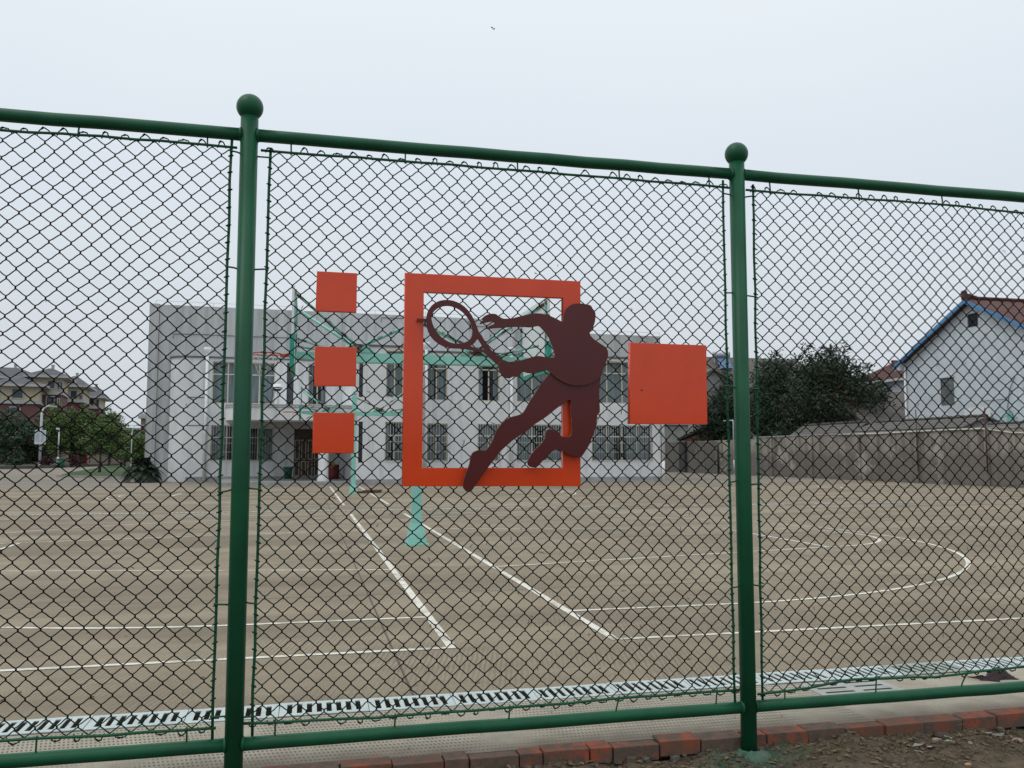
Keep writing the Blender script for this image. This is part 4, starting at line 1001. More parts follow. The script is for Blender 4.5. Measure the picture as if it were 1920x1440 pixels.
# darker sheet-metal leaves and post in the gap beside the school
sg = thing('sheet_metal_gate', 'dull grey sheet metal gate panels with a dark post beside the school corner', 'gate', (XW - .2, 68, 0))
mb = MB(); y0, y1 = gX(1345, 850, XW - .2).y, gX(1242, 850, XW - .2).y; zt_ = 2.5
nn = 60
for k in range(nn):
    ya, yb = y0 + (y1 - y0)*k/nn, y0 + (y1 - y0)*(k + 1)/nn; xo = 0.03*(k % 2)
    mb.quad((XW - .2 - xo, ya, 0), (XW - .2 - (0.03 - xo), yb, 0), (XW - .2 - (0.03 - xo), yb, zt_), (XW - .2 - xo, ya, zt_))
mb.build('gate_sheet', simple('dull_sheet_steel', (0.155, 0.145, 0.13), (0.11, 0.10, 0.09), 1.2, 0.7, stretch=(1, 3, .3)), sg)
yp = gX(1280, 850, XW - .35).y; mb = MB(); mb.span((XW - .45, yp - .55, 0), (XW - .24, yp + .55, zt_ + .02)); mb.build('gate_post', simple('dark_post', (0.05, 0.05, 0.052), None, 2, 0.8), sg)
# hooked lamp pipe in front of the wall
p = gX(1376, 850, XW - 0.8); pt = gX(1374, 788, XW - 0.8)
lp = thing('hooked_pipe_post', 'thin pale steel pipe post with a hooked top standing before the wall', 'pipe post', (p.x, p.y, 0))
mb = MB(); zt_ = pt.z; y2 = gX(1363, 790, XW - .8).y
mb.tube([(p.x, p.y, 0), (p.x, p.y, zt_ - .12), (p.x, p.y + .04, zt_ - .03), (p.x, p.y + .14, zt_), (p.x, y2 + .5, zt_)], 0.05, 8)
mb.build('pipe', galv, lp)
mb = MB(); mb.tube([(p.x, p.y, 0), (p.x, p.y, 1.1)], 0.062, 8); mb.tube([(p.x, p.y, 0), (p.x, p.y, 0.03)], 0.14, 8); mb.build('pipe_sleeve', galv, lp)

def gable_roof(name, m, parent, axis, a0, a1, e0, e1, ze, zr, ov=0.35, th=0.14, ze1=None, ridge=None):
    """axis 'x' or 'y' = direction of the ridge; e0/e1 = eave lines"""
    ze1 = ze if ze1 is None else ze1; c = (e0 + e1)/2 if ridge is None else ridge
    s0, s1 = (zr - ze)/(c - e0), (zr - ze1)/(e1 - c)
    pts = [(e0 - ov, ze - ov*s0), (c, zr), (e1 + ov, ze1 - ov*s1), (e1 + ov, ze1 - ov*s1 + th), (c, zr + th*1.15), (e0 - ov, ze - ov*s0 + th)]
    mb = MB()
    for q in ([0, 1, 4, 5], [1, 2, 3, 4]):
        if axis == 'x': mb.prism([(a0 - ov, pts[i][0], pts[i][1]) for i in q], (a1 - a0 + 2*ov, 0, 0))
        else: mb.prism([(pts[i][0], a0 - ov, pts[i][1]) for i in q], (0, a1 - a0 + 2*ov, 0))
    return mb.build(name, m, parent)
# white gable house
XH, YR, YA, YB, ZE, ZR = 37.0, 41.95, 36.1, 47.8, 7.25, 10.2
hs = thing('gable_house', 'tall pale rendered gable house with blue verge trim and red tiled roof', 'house', (XH + 4.5, YR, -0.05))
mb = MB(); mb.prism([(XH, YA, -.05), (XH, YB, -.05), (XH, YB, ZE), (XH, YR, ZR), (XH, YA, ZE)], (9, 0, 0)); mb.build('wall', house_wall, hs)
rf = gable_roof('roof', tile_red, hs, 'x', XH - .06, XH + 9, YA, YB, ZE + .02, ZR + .02, 0.42, 0.12)
mb = MB()
mb.tube([(XH - .5, YR, ZR + .22), (XH + 9.4, YR, ZR + .22)], 0.11, 10)
mb.box((XH - .46, YR, ZR + .36), (0.22, 0.24, 0.52)); mb.box((XH - .22, YR, ZR + .30), (0.3, 0.2, 0.3)); mb.box((XH + .1, YR, ZR + .26), (0.4, 0.2, 0.2))
mb.build('ridge_tiles', tile_red, rf)
mb = MB(); mb.box((XH + 5.2, YR - .1, ZR + .75), (0.35, 0.5, 0.45)); mb.lathe((XH + 3.9, YR - .15, ZR + .35), [(.05, 0), (.22, .05), (.26, .3), (.16, .5), (.02, .52)], 10); mb.build('roof_pot', simple('orange_clay', (.42, .17, .06), None, 3, .8), rf)
mb = MB(); sl_ = (ZR - ZE)/(YR - YA); o_ = 0.5; x_ = XH - 0.52
for e in (YA - o_, YB + o_):
    ez = ZE - o_*sl_ + .02
    mb.prism([(x_, e, ez - .13), (x_, YR, ZR - .10), (x_, YR, ZR + .14), (x_, e, ez + .11)], (0.09, 0, 0))
    mb.span((x_ + .09, min(e, e + .06), ez - .1), (XH + 9.3, max(e, e + .06), ez + .1))
mb.build('verge_trim', blue_trim, hs)
mb = MB(); mb.prism([(x_ + .1, YB, ZE - .45), (x_ + .1, YB + .48, ZE - .45), (x_ + .1, YB + .48, ZE - .24), (x_ + .1, YB, ZE + .05)], (0.4, 0, 0)); mb.build('eave_box', house_wall, hs)
def gx_window(root, px0, py0, px1, py1, m=pane_mat, nm='window'):
    a, b = gX(px0, py0, XH), gX(px1, py1, XH); mb = MB(); y0, y1, z0, z1 = b.y, a.y, b.z, a.z
    X = XH - 0.02
    for p, q in (((y0, z0), (y1, z0 + .05)), ((y0, z1 - .05), (y1, z1)), ((y0, z0 + .05), (y0 + .05, z1 - .05)), ((y1 - .05, z0 + .05), (y1, z1 - .05)), (((y0 + y1)/2 - .03, z0 + .05), ((y0 + y1)/2 + .03, z0 + (z1 - z0)*.7))):
        mb.span((X - .01, p[0], p[1]), (X + .012, q[0], q[1]))
    mb.span((X - .01, y0 + .05, z0 + (z1 - z0)*.7), (X + .012, y1 - .05, z0 + (z1 - z0)*.7 + .05))
    w_ = mb.build(nm, simple('brown_frame', (.16, .13, .11), None, 2, .6), root)
    mb = MB(); mb.quad((XH - .008, y0 + .03, z0 + .03), (XH - .008, y1 - .03, z0 + .03), (XH - .008, y1 - .03, z1 - .03), (XH - .008, y0 + .03, z1 - .03)); mb.build('pane', simple('house_glass', (.14, .17, .175), (.09, .11, .115), 2.5, .2), w_)
    mb = MB(); mb.span((XH - .10, y0 - .08, z1 + .01), (XH - .003, y1 + .08, z1 + .10)); mb.build('lintel_hood', house_wall, w_)
gx_window(hs, 1764, 710, 1790, 758)
a, b = gX(1815, 590, XH), gX(1834, 611, XH)
mb = MB(); mb.quad((XH - .006, b.y, b.z), (XH - .006, a.y, b.z), (XH - .006, a.y, a.z), (XH - .006, b.y, a.z)); v_ = mb.build('attic_opening', dark_room, hs)
mb = MB(); mb.span((XH - .10, b.y - .05, a.z + .002), (XH - .008, a.y + .05, a.z + .06)); mb.span((XH - .08, a.y, b.z), (XH - .008, a.y + .05, a.z)); mb.build('opening_surround', house_wall, v_)
mb = MB(); mb.tube([(XH - .12, YB - .1, 0), (XH - .12, YB - .1, ZE - .2)], 0.07, 8); mb.build('rain_pipe', pvc, hs)
mb = MB(); mb.tube([gX(a, b, XH - .05) for a, b in ((1903, 705), (1893, 730), (1889, 765), (1898, 775), (1905, 800))], 0.018, 5); mb.tube([gX(a, b, XH - .05) for a, b in ((1840, 752), (1890, 748))], 0.015, 5); mb.build('wall_cable', black_cable, hs)

# tiled sheds right behind the wall
def shed(label, y0, y1, x0, x1, ze, zr, xr):
    t_ = thing('tiled_shed', label, 'shed', ((x0 + x1)/2, (y0 + y1)/2, -.05))
    mb = MB(); mb.prism([(x0, y0, -.05), (x1, y0, -.05), (x1, y0, ze), (xr, y0, zr), (x0, y0, ze)], (0, y1 - y0, 0)); mb.build('wall', cement, t_)
    r_ = gable_roof('roof', tile_grey, t_, 'y', y0, y1, x0, x1, ze + .02, zr + .02, 0.16, 0.09, ridge=xr)
    mb = MB(); n = int((y1 - y0)/0.22)
    for k in range(n): mb.tube([(xr, y0 - .1 + 0.22*k, zr + .15 + .015*(k % 2)), (xr, y0 + .12 + 0.22*k, zr + .15 + .015*(k % 2))], 0.075, 7)
    mb.build('ridge_tiles', tile_grey, r_); return t_
pr1 = gX(1700, 788, 32.6); print('shed ridge', pr1, gX(1540, 795, 32.3), gX(1640, 735, 42), gX(1697, 735, 42))
shed('lowest shed with grey tiled roof behind the right end of the boundary wall', 27.0, 36.2, 31.35, 33.2, 2.62, 2.80, 32.4)
shed('long low shed with grey tiled roof behind the boundary wall, before the white house', 36.4, 45.0, 31.35, 34.0, 2.78, gX(1700, 789, 32.65).z - .12, 32.65)
shed('short low shed with grey tiled roof behind the boundary wall, below the big dark tree', 45.4, 52.0, 31.35, 33.4, 2.66, gX(1540, 797, 32.3).z - .1, 32.3)
lr = thing('long_roof_house', 'low house with a broad grey tiled roof between the tree and the white house', 'house', (42, 54, -.05))
mb = MB(); mb.prism([(35.5, 49.5, -.05), (35.5, 59.5, -.05), (35.5, 59.5, 3.4), (35.5, 54.5, 5.8), (35.5, 49.5, 3.4)], (12, 0, 0)); mb.build('wall', cement, lr)
gable_roof('roof', tile_grey, lr, 'x', 35.5, 47.5, 49.5, 59.5, 3.42, 5.84, 0.3, 0.12)
# red roofed house behind the white one
p = gD(1697, 712, 72); q = gD(1697, 690, 72)
rh = thing('red_roof_house', 'small white house with red hipped roof peeping out left of the gable house', 'house', (p.x + 3, p.y, -.05))
x0 = gD(1672, 720, 72).x; ze = p.z
mb = MB(); mb.span((x0, p.y - 2.5, -.05), (x0 + 8, p.y + 5, ze)); mb.build('wall', house_white, rh)
mb = MB(); ov = .6; e = [(x0 - ov, p.y - 2.5 - ov, ze), (x0 + 8 + ov, p.y - 2.5 - ov, ze), (x0 + 8 + ov, p.y + 5 + ov, ze), (x0 - ov, p.y + 5 + ov, ze), (x0 + 1.0, p.y + 1.2, q.z + .6), (x0 + 7, p.y + 1.2, q.z + .6)]
mb.add(e, [(0, 1, 5, 4), (2, 3, 4, 5), (1, 2, 5), (3, 0, 4), (3, 2, 1, 0)])
r_ = mb.build('roof', tile_red, rh); mb = MB(); mb.tube([Vector(e[4]) + Vector((-.2, 0, .05)), Vector(e[5]) + Vector((0, 0, .05))], .13, 8); mb.tube([Vector(e[0]), Vector(e[4])], .1, 8); mb.tube([Vector(e[0]) + Vector((-.5, -.3, .1)), Vector(e[0])], .1, 8); mb.build('ridge_tiles', tile_red, r_)
mb = MB(); mb.span((x0 - ov, p.y - 2.5 - ov, ze - .2), (x0 + 8 + ov, p.y + 5 + ov, ze - .005)); mb.build('eave_band', house_white, rh)
# low red-brown roof peeping over the long roof
p = gD(1643, 727, 80)
br = thing('far_tiled_house', 'distant house with orange red roof showing just above the long grey roof', 'house', (p.x, p.y, -.05))
mb = MB(); mb.span((p.x - 1.2, p.y, -.05), (p.x + 1.6, p.y + 3, p.z - .3)); mb.build('wall', cement, br)
gable_roof('roof', simple('faded_red_tile', (.26, .10, .06), (.2, .08, .05), 2, .85), br, 'y', p.y, p.y + 3, p.x - 1.2, p.x + 1.6, p.z - .6, p.z + .45, .3, .12)
# house with the solar heater
p = gD(1380, 672, 78)
sh = thing('grey_roof_house', 'grey tiled house with dormer gable behind the trees right of the school', 'house', (p.x + 2, p.y + 3, -.05))
zr_ = p.z; ze_ = zr_ - 3.0
xa, xb = gD(1318, 672, 78).x, gD(1500, 672, 78).x
mb = MB(); mb.prism([(xa, p.y - 4, -.05), (xa, p.y + 4, -.05), (xa, p.y + 4, ze_), (xa, p.y, zr_ - .1), (xa, p.y - 4, ze_)], (xb - xa, 0, 0)); mb.build('wall', cement, sh)
gable_roof('roof', simple('grey_brown_tile', (.13, .115, .105), (.10, .09, .085), 2, .9), sh, 'x', xa, xb, p.y - 4, p.y + 4, ze_, zr_ - .1, .4, .15)
g0_, g1_ = gD(1312, 716, 74), gD(1340, 688, 74)
mb = MB(); mb.prism([(g0_.x - 3.2, g0_.y - 3, ze_ - 2.2), (g0_.x + 2.6, g0_.y - 3, ze_ - 2.2), (g0_.x + 2.6, g0_.y - 3, g0_.z - .9), (g0_.x - .3, g0_.y - 3, g1_.z - .6), (g0_.x - 3.2, g0_.y - 3, g0_.z - .9)], (0, 5, 0)); mb.build('gable_bay', cement, sh)
gable_roof('bay_roof', simple('grey_brown_tile2', (.15, .135, .12), (.12, .105, .095), 2, .9), sh, 'y', g0_.y - 3, g0_.y + 2, g0_.x - 3.2, g0_.x + 2.6, g0_.z - .88, g1_.z - .58, .35, .14)
p = gD(1357, 690, 75.5)
sw = thing('solar_water_heater', 'blue solar water heater with white tank on the ridge of a grey roof', 'solar heater', (p.x, p.y, p.z - .3))
a, b, c, d = gD(1341, 670, 76.4), gD(1366, 670, 76.4), gD(1374, 690, 75.4), gD(1352, 690, 75.4)
mb = MB(); nrm = (b - a).cross(d - a).normalized()*0.10; mb.prism([a, b, c, d], nrm); mb.build('collector', blue_steel, sw)
mb = MB(); mb.tube([a + Vector((-.15, .1, .25)), b + Vector((.15, .1, .25))], 0.26, 12); mb.build('tank', galv, sw)
mb = MB()
for q_, r2 in ((a, d), (b, c)): mb.tube([q_ + Vector((0, .12, .2)), q_ + Vector((0, .2, -1.2))], .04, 6); mb.tube([q_ + Vector((0, .2, -1.2)), r2], .04, 6)
mb.build('stand_frame', galv, sw)
# brick gabled outbuilding and grey block in the gap
p = gX(1318, 822, 33.0)
ob = thing('brick_outbuilding', 'small outbuilding with orange brick gable and dark sloping roof above the sheet metal gate', 'building', (33.5, p.y, -.05))
yA, yB = gX(1338, 826, 33.0).y, gX(1284, 826, 33.0).y; zA, zB = gX(1338, 800, 33.0).z, gX(1284, 824, 33.0).z
mb = MB(); mb.prism([(33, yA, -.05), (33, yB, -.05), (33, yB, zB), (33, yA, zA)], (3.2, 0, 0)); mb.build('wall', brick_red_wall, ob)
mb = MB(); mb.prism([(32.7, yA - .1, zA + .01), (32.7, yB + 1.0, zB - .10), (32.7, yB + 1.0, zB + .12), (32.7, yA - .1, zA + .22)], (3.8, 0, 0)); mb.build('roof', simple('dark_felt', (.05, .048, .046), None, 3, .9), ob)
p = gD(1270, 800, 92); q = gD(1322, 800, 92)
gb = thing('grey_block', 'plain light grey rendered building seen past the right corner of the school', 'building', ((p.x + q.x)/2, p.y + 3, -.05))
mb = MB(); mb.span((p.x - 5, p.y, -.05), (q.x, p.y + 8, gD(1270, 797, 92).z)); mb.build('wall', cement, gb)
mb = MB(); mb.span((p.x - 5.2, p.y - .2, gD(1270, 797, 92).z + .003), (q.x + .2, p.y + 8.2, gD(1270, 797, 92).z + .3)); mb.build('roof', simple('pale_roof_slab', (.36, .36, .36), None, 2, .9), gb)
# ------------------------------------------------------------------ trees
def leaf_cloud(mb, clumps, n, size, fill=0.45):
    tot = sum(c[1][0]*c[1][1]*c[1][2] for c in clumps)
    for c, r in clumps:
        k = max(60, int(n*(r[0]*r[1]*r[2])/tot))
        for _ in range(k):
            d = Vector((random.gauss(0, 1), random.gauss(0, 1), random.gauss(0, 1))).normalized()
            q = random.random()**fill*(1 + random.gauss(0, 0.09))
            p = Vector(c) + Vector((d.x*r[0], d.y*r[1], d.z*r[2]))*q
            s_ = size*random.uniform(0.5, 1.35)
            ax = Vector((random.gauss(0, 1), random.gauss(0, 1), random.gauss(0, .6))).normalized()
            nn = (d*0.8 + Vector((random.gauss(0, .6), random.gauss(0, .6), random.gauss(.3, .6)))).normalized()
            u = ax - nn*ax.dot(nn)
            if u.length < 1e-3: continue
            u = u.normalized()*s_; v = nn.cross(u).normalized()*s_*random.uniform(.35, .6)
            mb.add([p - u, p - v*.9 - u*.1 + nn*s_*.08, p + u, p + v*.9 - u*.1 + nn*s_*.08], [(0, 1, 2, 3)])
def make_tree(name, label, cat, loc, h, rad, crown_z0, n, size, m, nclump=16, trunk_r=0.12, group=None, rotz=0.0, squash=1.0, shape='round', trunk_h=None):
    t_ = thing(name, label, cat, loc, 0, group)
    clumps = []; ch = h - crown_z0
    for k in range(nclump):
        f = (k + 0.5)/nclump; z = crown_z0 + ch*(0.12 + 0.76*f)
        w_ = math.sin(PI*min(max(0.08 + f*0.9, .05), .97))**0.7 if shape == 'round' else (1 - f)**0.7 + .12
        a = k*2.399 + random.uniform(-.4, .4); rr_ = rad*w_*random.uniform(0.25, 0.78)
        s_ = rad*random.uniform(0.28, 0.46)
        clumps.append(((rr_*math.cos(a), rr_*math.sin(a), z), (s_, s_, s_*random.uniform(.55, .85))))
    for k in range(nclump):                       # sprays that break the outline
        c, r = clumps[k]; d = Vector((c[0], c[1], (c[2] - crown_z0 - ch*.45)*1.1)).normalized()
        q_ = Vector(c) + d*rad*random.uniform(.22, .42); s_ = rad*random.uniform(.08, .16)
        clumps.append((tuple(q_), (s_*1.3, s_*1.3, s_*.8)))
    clumps.append(((0, 0, crown_z0 + ch*.5), (rad*.5, rad*.5, ch*.36)))
    tb = MB(); top = crown_z0 + ch*.45
    pts = [Vector((0.05*math.sin(z*1.7), 0.05*math.cos(z*2.1), z)) for z in [top*k/8 for k in range(9)]]
    tb.tube(pts, [trunk_r*(1.25 if k == 0 else 1 - 0.085*k) for k in range(9)], 8)
    for c, r in clumps[:-1]:
        b0 = Vector((0, 0, crown_z0*0.85 + (c[2] - crown_z0)*.35)); mid = b0.lerp(Vector(c), .5) + Vector((0, 0, -.12*rad*.3))
        tb.tube([b0, mid, Vector(c)], [trunk_r*.42, trunk_r*.28, trunk_r*.1], 5)
    tb.build('trunk', trunk_mat, t_, local=True)
    cb = MB(); leaf_cloud(cb, clumps, n, size); cb.build('crown', m, t_, local=True)
    t_.rotation_euler = (0, 0, rotz)
    return t_
def at(px, D, z=0.0):
    p = gD(px, 853, D); return Vector((p.x, p.y, z))
# big dark trees behind the wall
p = gX(1548, 790, 35.2); D0 = p.x*sy + p.y*cy
make_tree('broadleaf_tree', 'big dark spreading tree behind the boundary wall, left of the white house', 'tree', (p.x, p.y, -.05), (853 - 656)*D0/F + CH, 4.15, 0.9, 26000, 0.125, leaf_dark, 40, 0.2)
p = gX(1455, 790, 34.8); D0 = p.x*sy + p.y*cy
make_tree('broadleaf_tree', 'dark leafy tree directly behind the right fence post, joined to the big one', 'tree', (p.x, p.y, -.05), (853 - 664)*D0/F + CH, 3.7, 0.7, 17000, 0.125, leaf_dark, 30, 0.18)
p = gX(1362, 790, 33.6); D0 = p.x*sy + p.y*cy
make_tree('shrubby_tree', 'thin open leafed tree right of the large plaque with pale gaps in it', 'tree', (p.x, p.y, -.05), (853 - 700)*D0/F + CH, 3.3, 0.5, 12000, 0.125, leaf_dark, 26, 0.12)
# left side
make_tree('dense_tree', 'dark bluish green dense tree at the far left edge behind the lamp', 'tree', at(5, 112), 6.9, 4.2, 0.3, 10000, 0.17, leaf_blue, 22, 0.14)
make_tree('dense_tree', 'dark bluish green dense tree behind the signboard of the street lamp', 'tree', at(55, 116), 6.0, 3.5, 0.3, 8000, 0.17, leaf_blue, 18, 0.14)
make_tree('street_tree', 'yellowish green tree with its crown under the lamp head, right of the signboard', 'tree', at(108, 112), 7.6, 3.3, 1.5, 9000, 0.16, leaf_mid, 24, 0.15)
make_tree('street_tree', 'tall yellowish green tree in front of the red brick villas', 'tree', at(152, 114), 7.6, 3.1, 1.5, 9000, 0.16, leaf_mid, 20, 0.15)
q = gz(186, 886, 0.1)
make_tree('lawn_tree', 'green tree standing on the lawn with a bare slim trunk', 'tree', (q.x, q.y, 0.1), (853 - 793)*(q.x*sy + q.y*cy)/F + CH, 1.55, 1.75, 3000, 0.12, leaf_mid, 18, 0.10)
make_tree('street_tree', 'spiky topped tree rising behind the lawn tree', 'tree', at(204, 108), 6.8, 3.0, 1.2, 8000, 0.15, leaf_mid, 18, 0.13, shape='cone')
make_tree('street_tree', 'small dull green tree right beside the cycad and the third lamp', 'tree', at(234, 100), 4.6, 2.4, 0.8, 5500, 0.14, leaf_mid, 16, 0.1)
make_tree('street_tree', 'lowest dull green tree close to the left edge of the school', 'tree', at(258, 96), 3.7, 2.1, 0.6, 4500, 0.14, leaf_mid, 14, 0.1)
make_tree('round_shrub', 'round maroon leaved shrub by the far kerb, right of the camera pole', 'shrub', at(138, 100), 1.5, 0.95, 0.1, 1100, 0.10, leaf_maroon, 10, 0.04)
make_tree('round_shrub', 'round maroon leaved shrub by the far kerb, beside the street lamp foot', 'shrub', at(88, 100), 1.35, 0.8, 0.1, 1000, 0.10, leaf_maroon, 10, 0.04)
make_tree('hedge_shrub', 'dark green clipped shrub in shade under the far left trees', 'shrub', at(30, 101), 1.9, 1.6, 0.1, 1600, 0.14, leaf_blue, 12, 0.04)
# cycad
q = at(268, 46.3)
cyc = thing('cycad', 'dark bushy cycad with arching fronds on the lawn at the school corner', 'plant', (q.x, q.y, 0.1))
mb = MB(); mb.lathe((0, 0, 0), [(0.20, 0), (0.22, .15), (0.18, .35), (0.08, .5)], 12); mb.build('stem', trunk_mat, cyc, local=True)
mb = MB()
for k in range(120):
    a = random.uniform(0, 2*PI); el = random.uniform(-0.05, 1.4); ln = random.uniform(1.0, 1.6); nseg = 11
    d = Vector((math.cos(a), math.sin(a), 0)); pts = []
    for j in range(nseg + 1):
        f = j/nseg; s_ = ln*f
        pts.append(Vector((0, 0, .48)) + d*(s_*math.cos(el)*(1 - .12*f) + .0) + Vector((0, 0, s_*math.sin(el) - 0.95*f*f*ln*(0.45 + .35*math.cos(el)))))
    sd = Vector((-d.y, d.x, 0))
    for j in range(1, nseg):
        tdir = (pts[j + 1] - pts[j]).normalized()
        for half in (0, .5):
            pj = pts[j].lerp(pts[j + 1], half)
            for sg_ in (-1, 1):
                l_ = 0.34*math.sin(PI*min(.95, .18 + .8*(j + half)/nseg))
                tip = pj + sd*sg_*l_ + tdir*l_*.55 + Vector((0, 0, -.03))
                mb.add([pj, pj + tdir*.085, tip], [(0, 1, 2)])
    mb.tube(pts, [.014*(1 - .07*j) for j in range(nseg + 1)], 4)
mb.build('fronds', leaf_cycad, cyc, local=True)

# lawn island, kerbs
lawn = [gz(a, b, 0.10) for a, b in ((112, 891.5), (200, 894), (302, 898.5), (300, 888), (270, 873), (232, 872.5), (196, 875), (160, 881), (130, 886.5))]
mb = MB(); mb.prism(lawn, (0, 0, 0.02)); tag(mb.build('lawn', grass_mat), kind='structure')
mb = MB()
for a, b in zip(lawn, lawn[1:] + lawn[:1]):
    d = (b - a); n = Vector((-d.y, d.x, 0)).normalized()*0.18
    mb.prism([a + Vector((0, 0, -.1)), b + Vector((0, 0, -.1)), b + Vector((0, 0, -.1)) - n, a + Vector((0, 0, -.1)) - n], (0, 0, 0.135))
kl = mb.build('lawn_kerb', kerb_mat); tag(kl, kind='structure')
mb = MB(); a, b, c = gz(-60, 880.5), gz(60, 879), gz(165, 875)
for p_, q_ in ((a, b), (b, c)): 
    n = Vector((-(q_ - p_).y, (q_ - p_).x, 0)).normalized()*0.3; mb.prism([p_, q_, q_ + n, p_ + n], (0, 0, 0.32))
tag(mb.build('planting_kerb', simple('dark_kerb', (.10, .098, .09), (.07, .068, .062), 1, .9)), kind='structure')
mb = MB(); mb.prism([a + Vector((0, .35, .0)), b + Vector((0, .35, .0)), c + Vector((0, .35, .0)), c + Vector((4, 40, 0)), a + Vector((-10, 40, 0))], (0, 0, .26)); tag(mb.build('planting_bed', simple('bed_soil', (.06, .058, .04), (.05, .065, .03), 1, .95)), kind='structure')
# distant ground-level wall behind the trees
p0, p1 = gD(60, 853, 135), gD(310, 853, 118)
fw_ = thing('garden_wall', 'low tan garden wall glimpsed between the tree trunks on the left', 'wall', ((p0.x + p1.x)/2, (p0.y + p1.y)/2, 0))
mb = MB(); d = (p1 - p0); n = Vector((-d.y, d.x, 0)).normalized()*.3
mb.prism([(p0.x, p0.y, 0), (p1.x, p1.y, 0), (p1.x + n.x, p1.y + n.y, 0), (p0.x + n.x, p0.y + n.y, 0)], (0, 0, 2.0)); mb.build('wall_panel', simple('tan_render', (.22, .19, .155), (.16, .14, .12), .5, .9), fw_)
mb = MB()
for k in range(14):
    q = Vector((p0.x, p0.y, 0)).lerp(Vector((p1.x, p1.y, 0)), k/13); mb.box((q.x - n.x*.4, q.y - n.y*.4, 1.06), (.35, .35, 2.12))
mb.build('pillar', simple('tan_pillar', (.30, .26, .21), None, 1, .9), fw_)

# street lamps
def street_lamp(label, loc, h, arm_len, dirx, board=False, r=0.07, arm_drop=0.35):
    t_ = thing('street_lamp', label, 'street lamp', loc)
    mb = MB(); pts = [(0, 0, 0), (0, 0, h - 0.9)] + [(dirx*arm_len*(1 - math.cos(q)), 0, h - .9 + .9*math.sin(q)) for q in [PI/2*k/8 for k in range(1, 9)]]
    mb.tube(pts, [r*1.25] + [r]*1 + [r*.75]*8, 10); mb.build('pole', pole_white, t_, local=True)
    mb = MB(); x = dirx*arm_len
    mb.prism([(x - dirx*.1, -.14, h + .06), (x + dirx*.7, -.10, h + .0), (x + dirx*.7, .10, h + .0), (x - dirx*.1, .14, h + .06)], (0, 0, -.16)); mb.build('lamp_head', galv, t_, local=True)
    mb = MB(); mb.tube([(0, 0, 0), (0, 0, .5)], r*1.7, 10); mb.build('pole_base', pole_white, t_, local=True)
    return t_
DL = 102.0; pl_ = at(75, DL)
sl1 = street_lamp('tall white street lamp with curved arm and a notice board, far left', (pl_.x, pl_.y, 0), (853 - 761)*DL/F + CH, 0.85, 1, r=0.13)
z0_, z1_ = (853 - 833)*DL/F + CH, (853 - 806.5)*DL/F + CH; wb = 19*DL/F/2
nb_ = thing('notice_board', 'white notice board with grey print fixed to the street lamp', 'sign', (pl_.x, pl_.y - .2, z0_))
mb = MB(); mb.span((pl_.x - wb, pl_.y - .22, z0_), (pl_.x + wb, pl_.y - .16, z1_)); bd_ = mb.build('board', sign_face, nb_)
mb = MB()
for k in range(9):
    z = z1_ - .22 - .14*k
    for sx_ in (-1, 1): mb.span((pl_.x + (-wb + .08 if sx_ < 0 else .06), pl_.y - .226, z), (pl_.x + (-.06 if sx_ < 0 else wb - .08 - random.uniform(0, .2)), pl_.y - .2205, z + .05))
mb.build('print_rows', ink, bd_)
pc = at(109, 99.0)
cp2 = thing('camera_pole', 'short pale pole with a small camera on top, right of the street lamp', 'pole', (pc.x, pc.y, 0)); hc = (853 - 806)*99/F + CH
mb = MB(); mb.tube([(0, 0, 0), (0, 0, 1.2)], .13, 8); mb.tube([(0, 0, 1.2), (0, 0, hc)], .08, 8); mb.build('pole', galv, cp2, local=True)
mb = MB(); mb.box((-.12, -.15, hc + .12), (.22, .5, .2)); mb.tube([(0, 0, hc - .1), (0, 0, hc + .12)], .05, 6); mb.build('camera_housing', pole_white, cp2, local=True)
p3 = at(246, 92); street_lamp('thin white street lamp close to the left edge of the school', (p3.x, p3.y, 0), (853 - 797)*92/F + CH, 0.5, 1, r=0.05)
pb_ = at(115, 98.5); t_ = thing('litter_bin', 'dark green litter bin by the far kerb beside the maroon shrub', 'bin', (pb_.x, pb_.y, 0))
mb = MB(); mb.lathe((0, 0, 0), [(.001, 0), (.34, 0), (.42, .95), (.36, .95), (.3, .1), (.001, .1)], 12); mb.build('bucket', bin_green, t_, local=True)
mb = MB(); mb.lathe((0, 0, 0), [(.425, .9), (.46, .92), (.46, 1.02), (.37, 1.02)], 12); mb.build('bin_rim', bin_green, t_, local=True)
pr_ = at(150, 116); t_ = thing('red_cabinet', 'red box like cabinet half hidden under the left trees', 'cabinet', (pr_.x, pr_.y, 0))
mb = MB(); mb.span((-.9, -.3, 0.1), (.9, .3, 1.7)); mb.build('cabinet_body', simple('red_panel', (.30, .05, .04), None, 2, .5), t_, local=True, bevel=.03)
mb = MB(); mb.span((-1.0, -.4, 1.71), (1.0, .4, 1.8)); mb.span((-.8, -.25, 0), (.8, .25, .098)); mb.build('cabinet_cap', galv, t_, local=True)

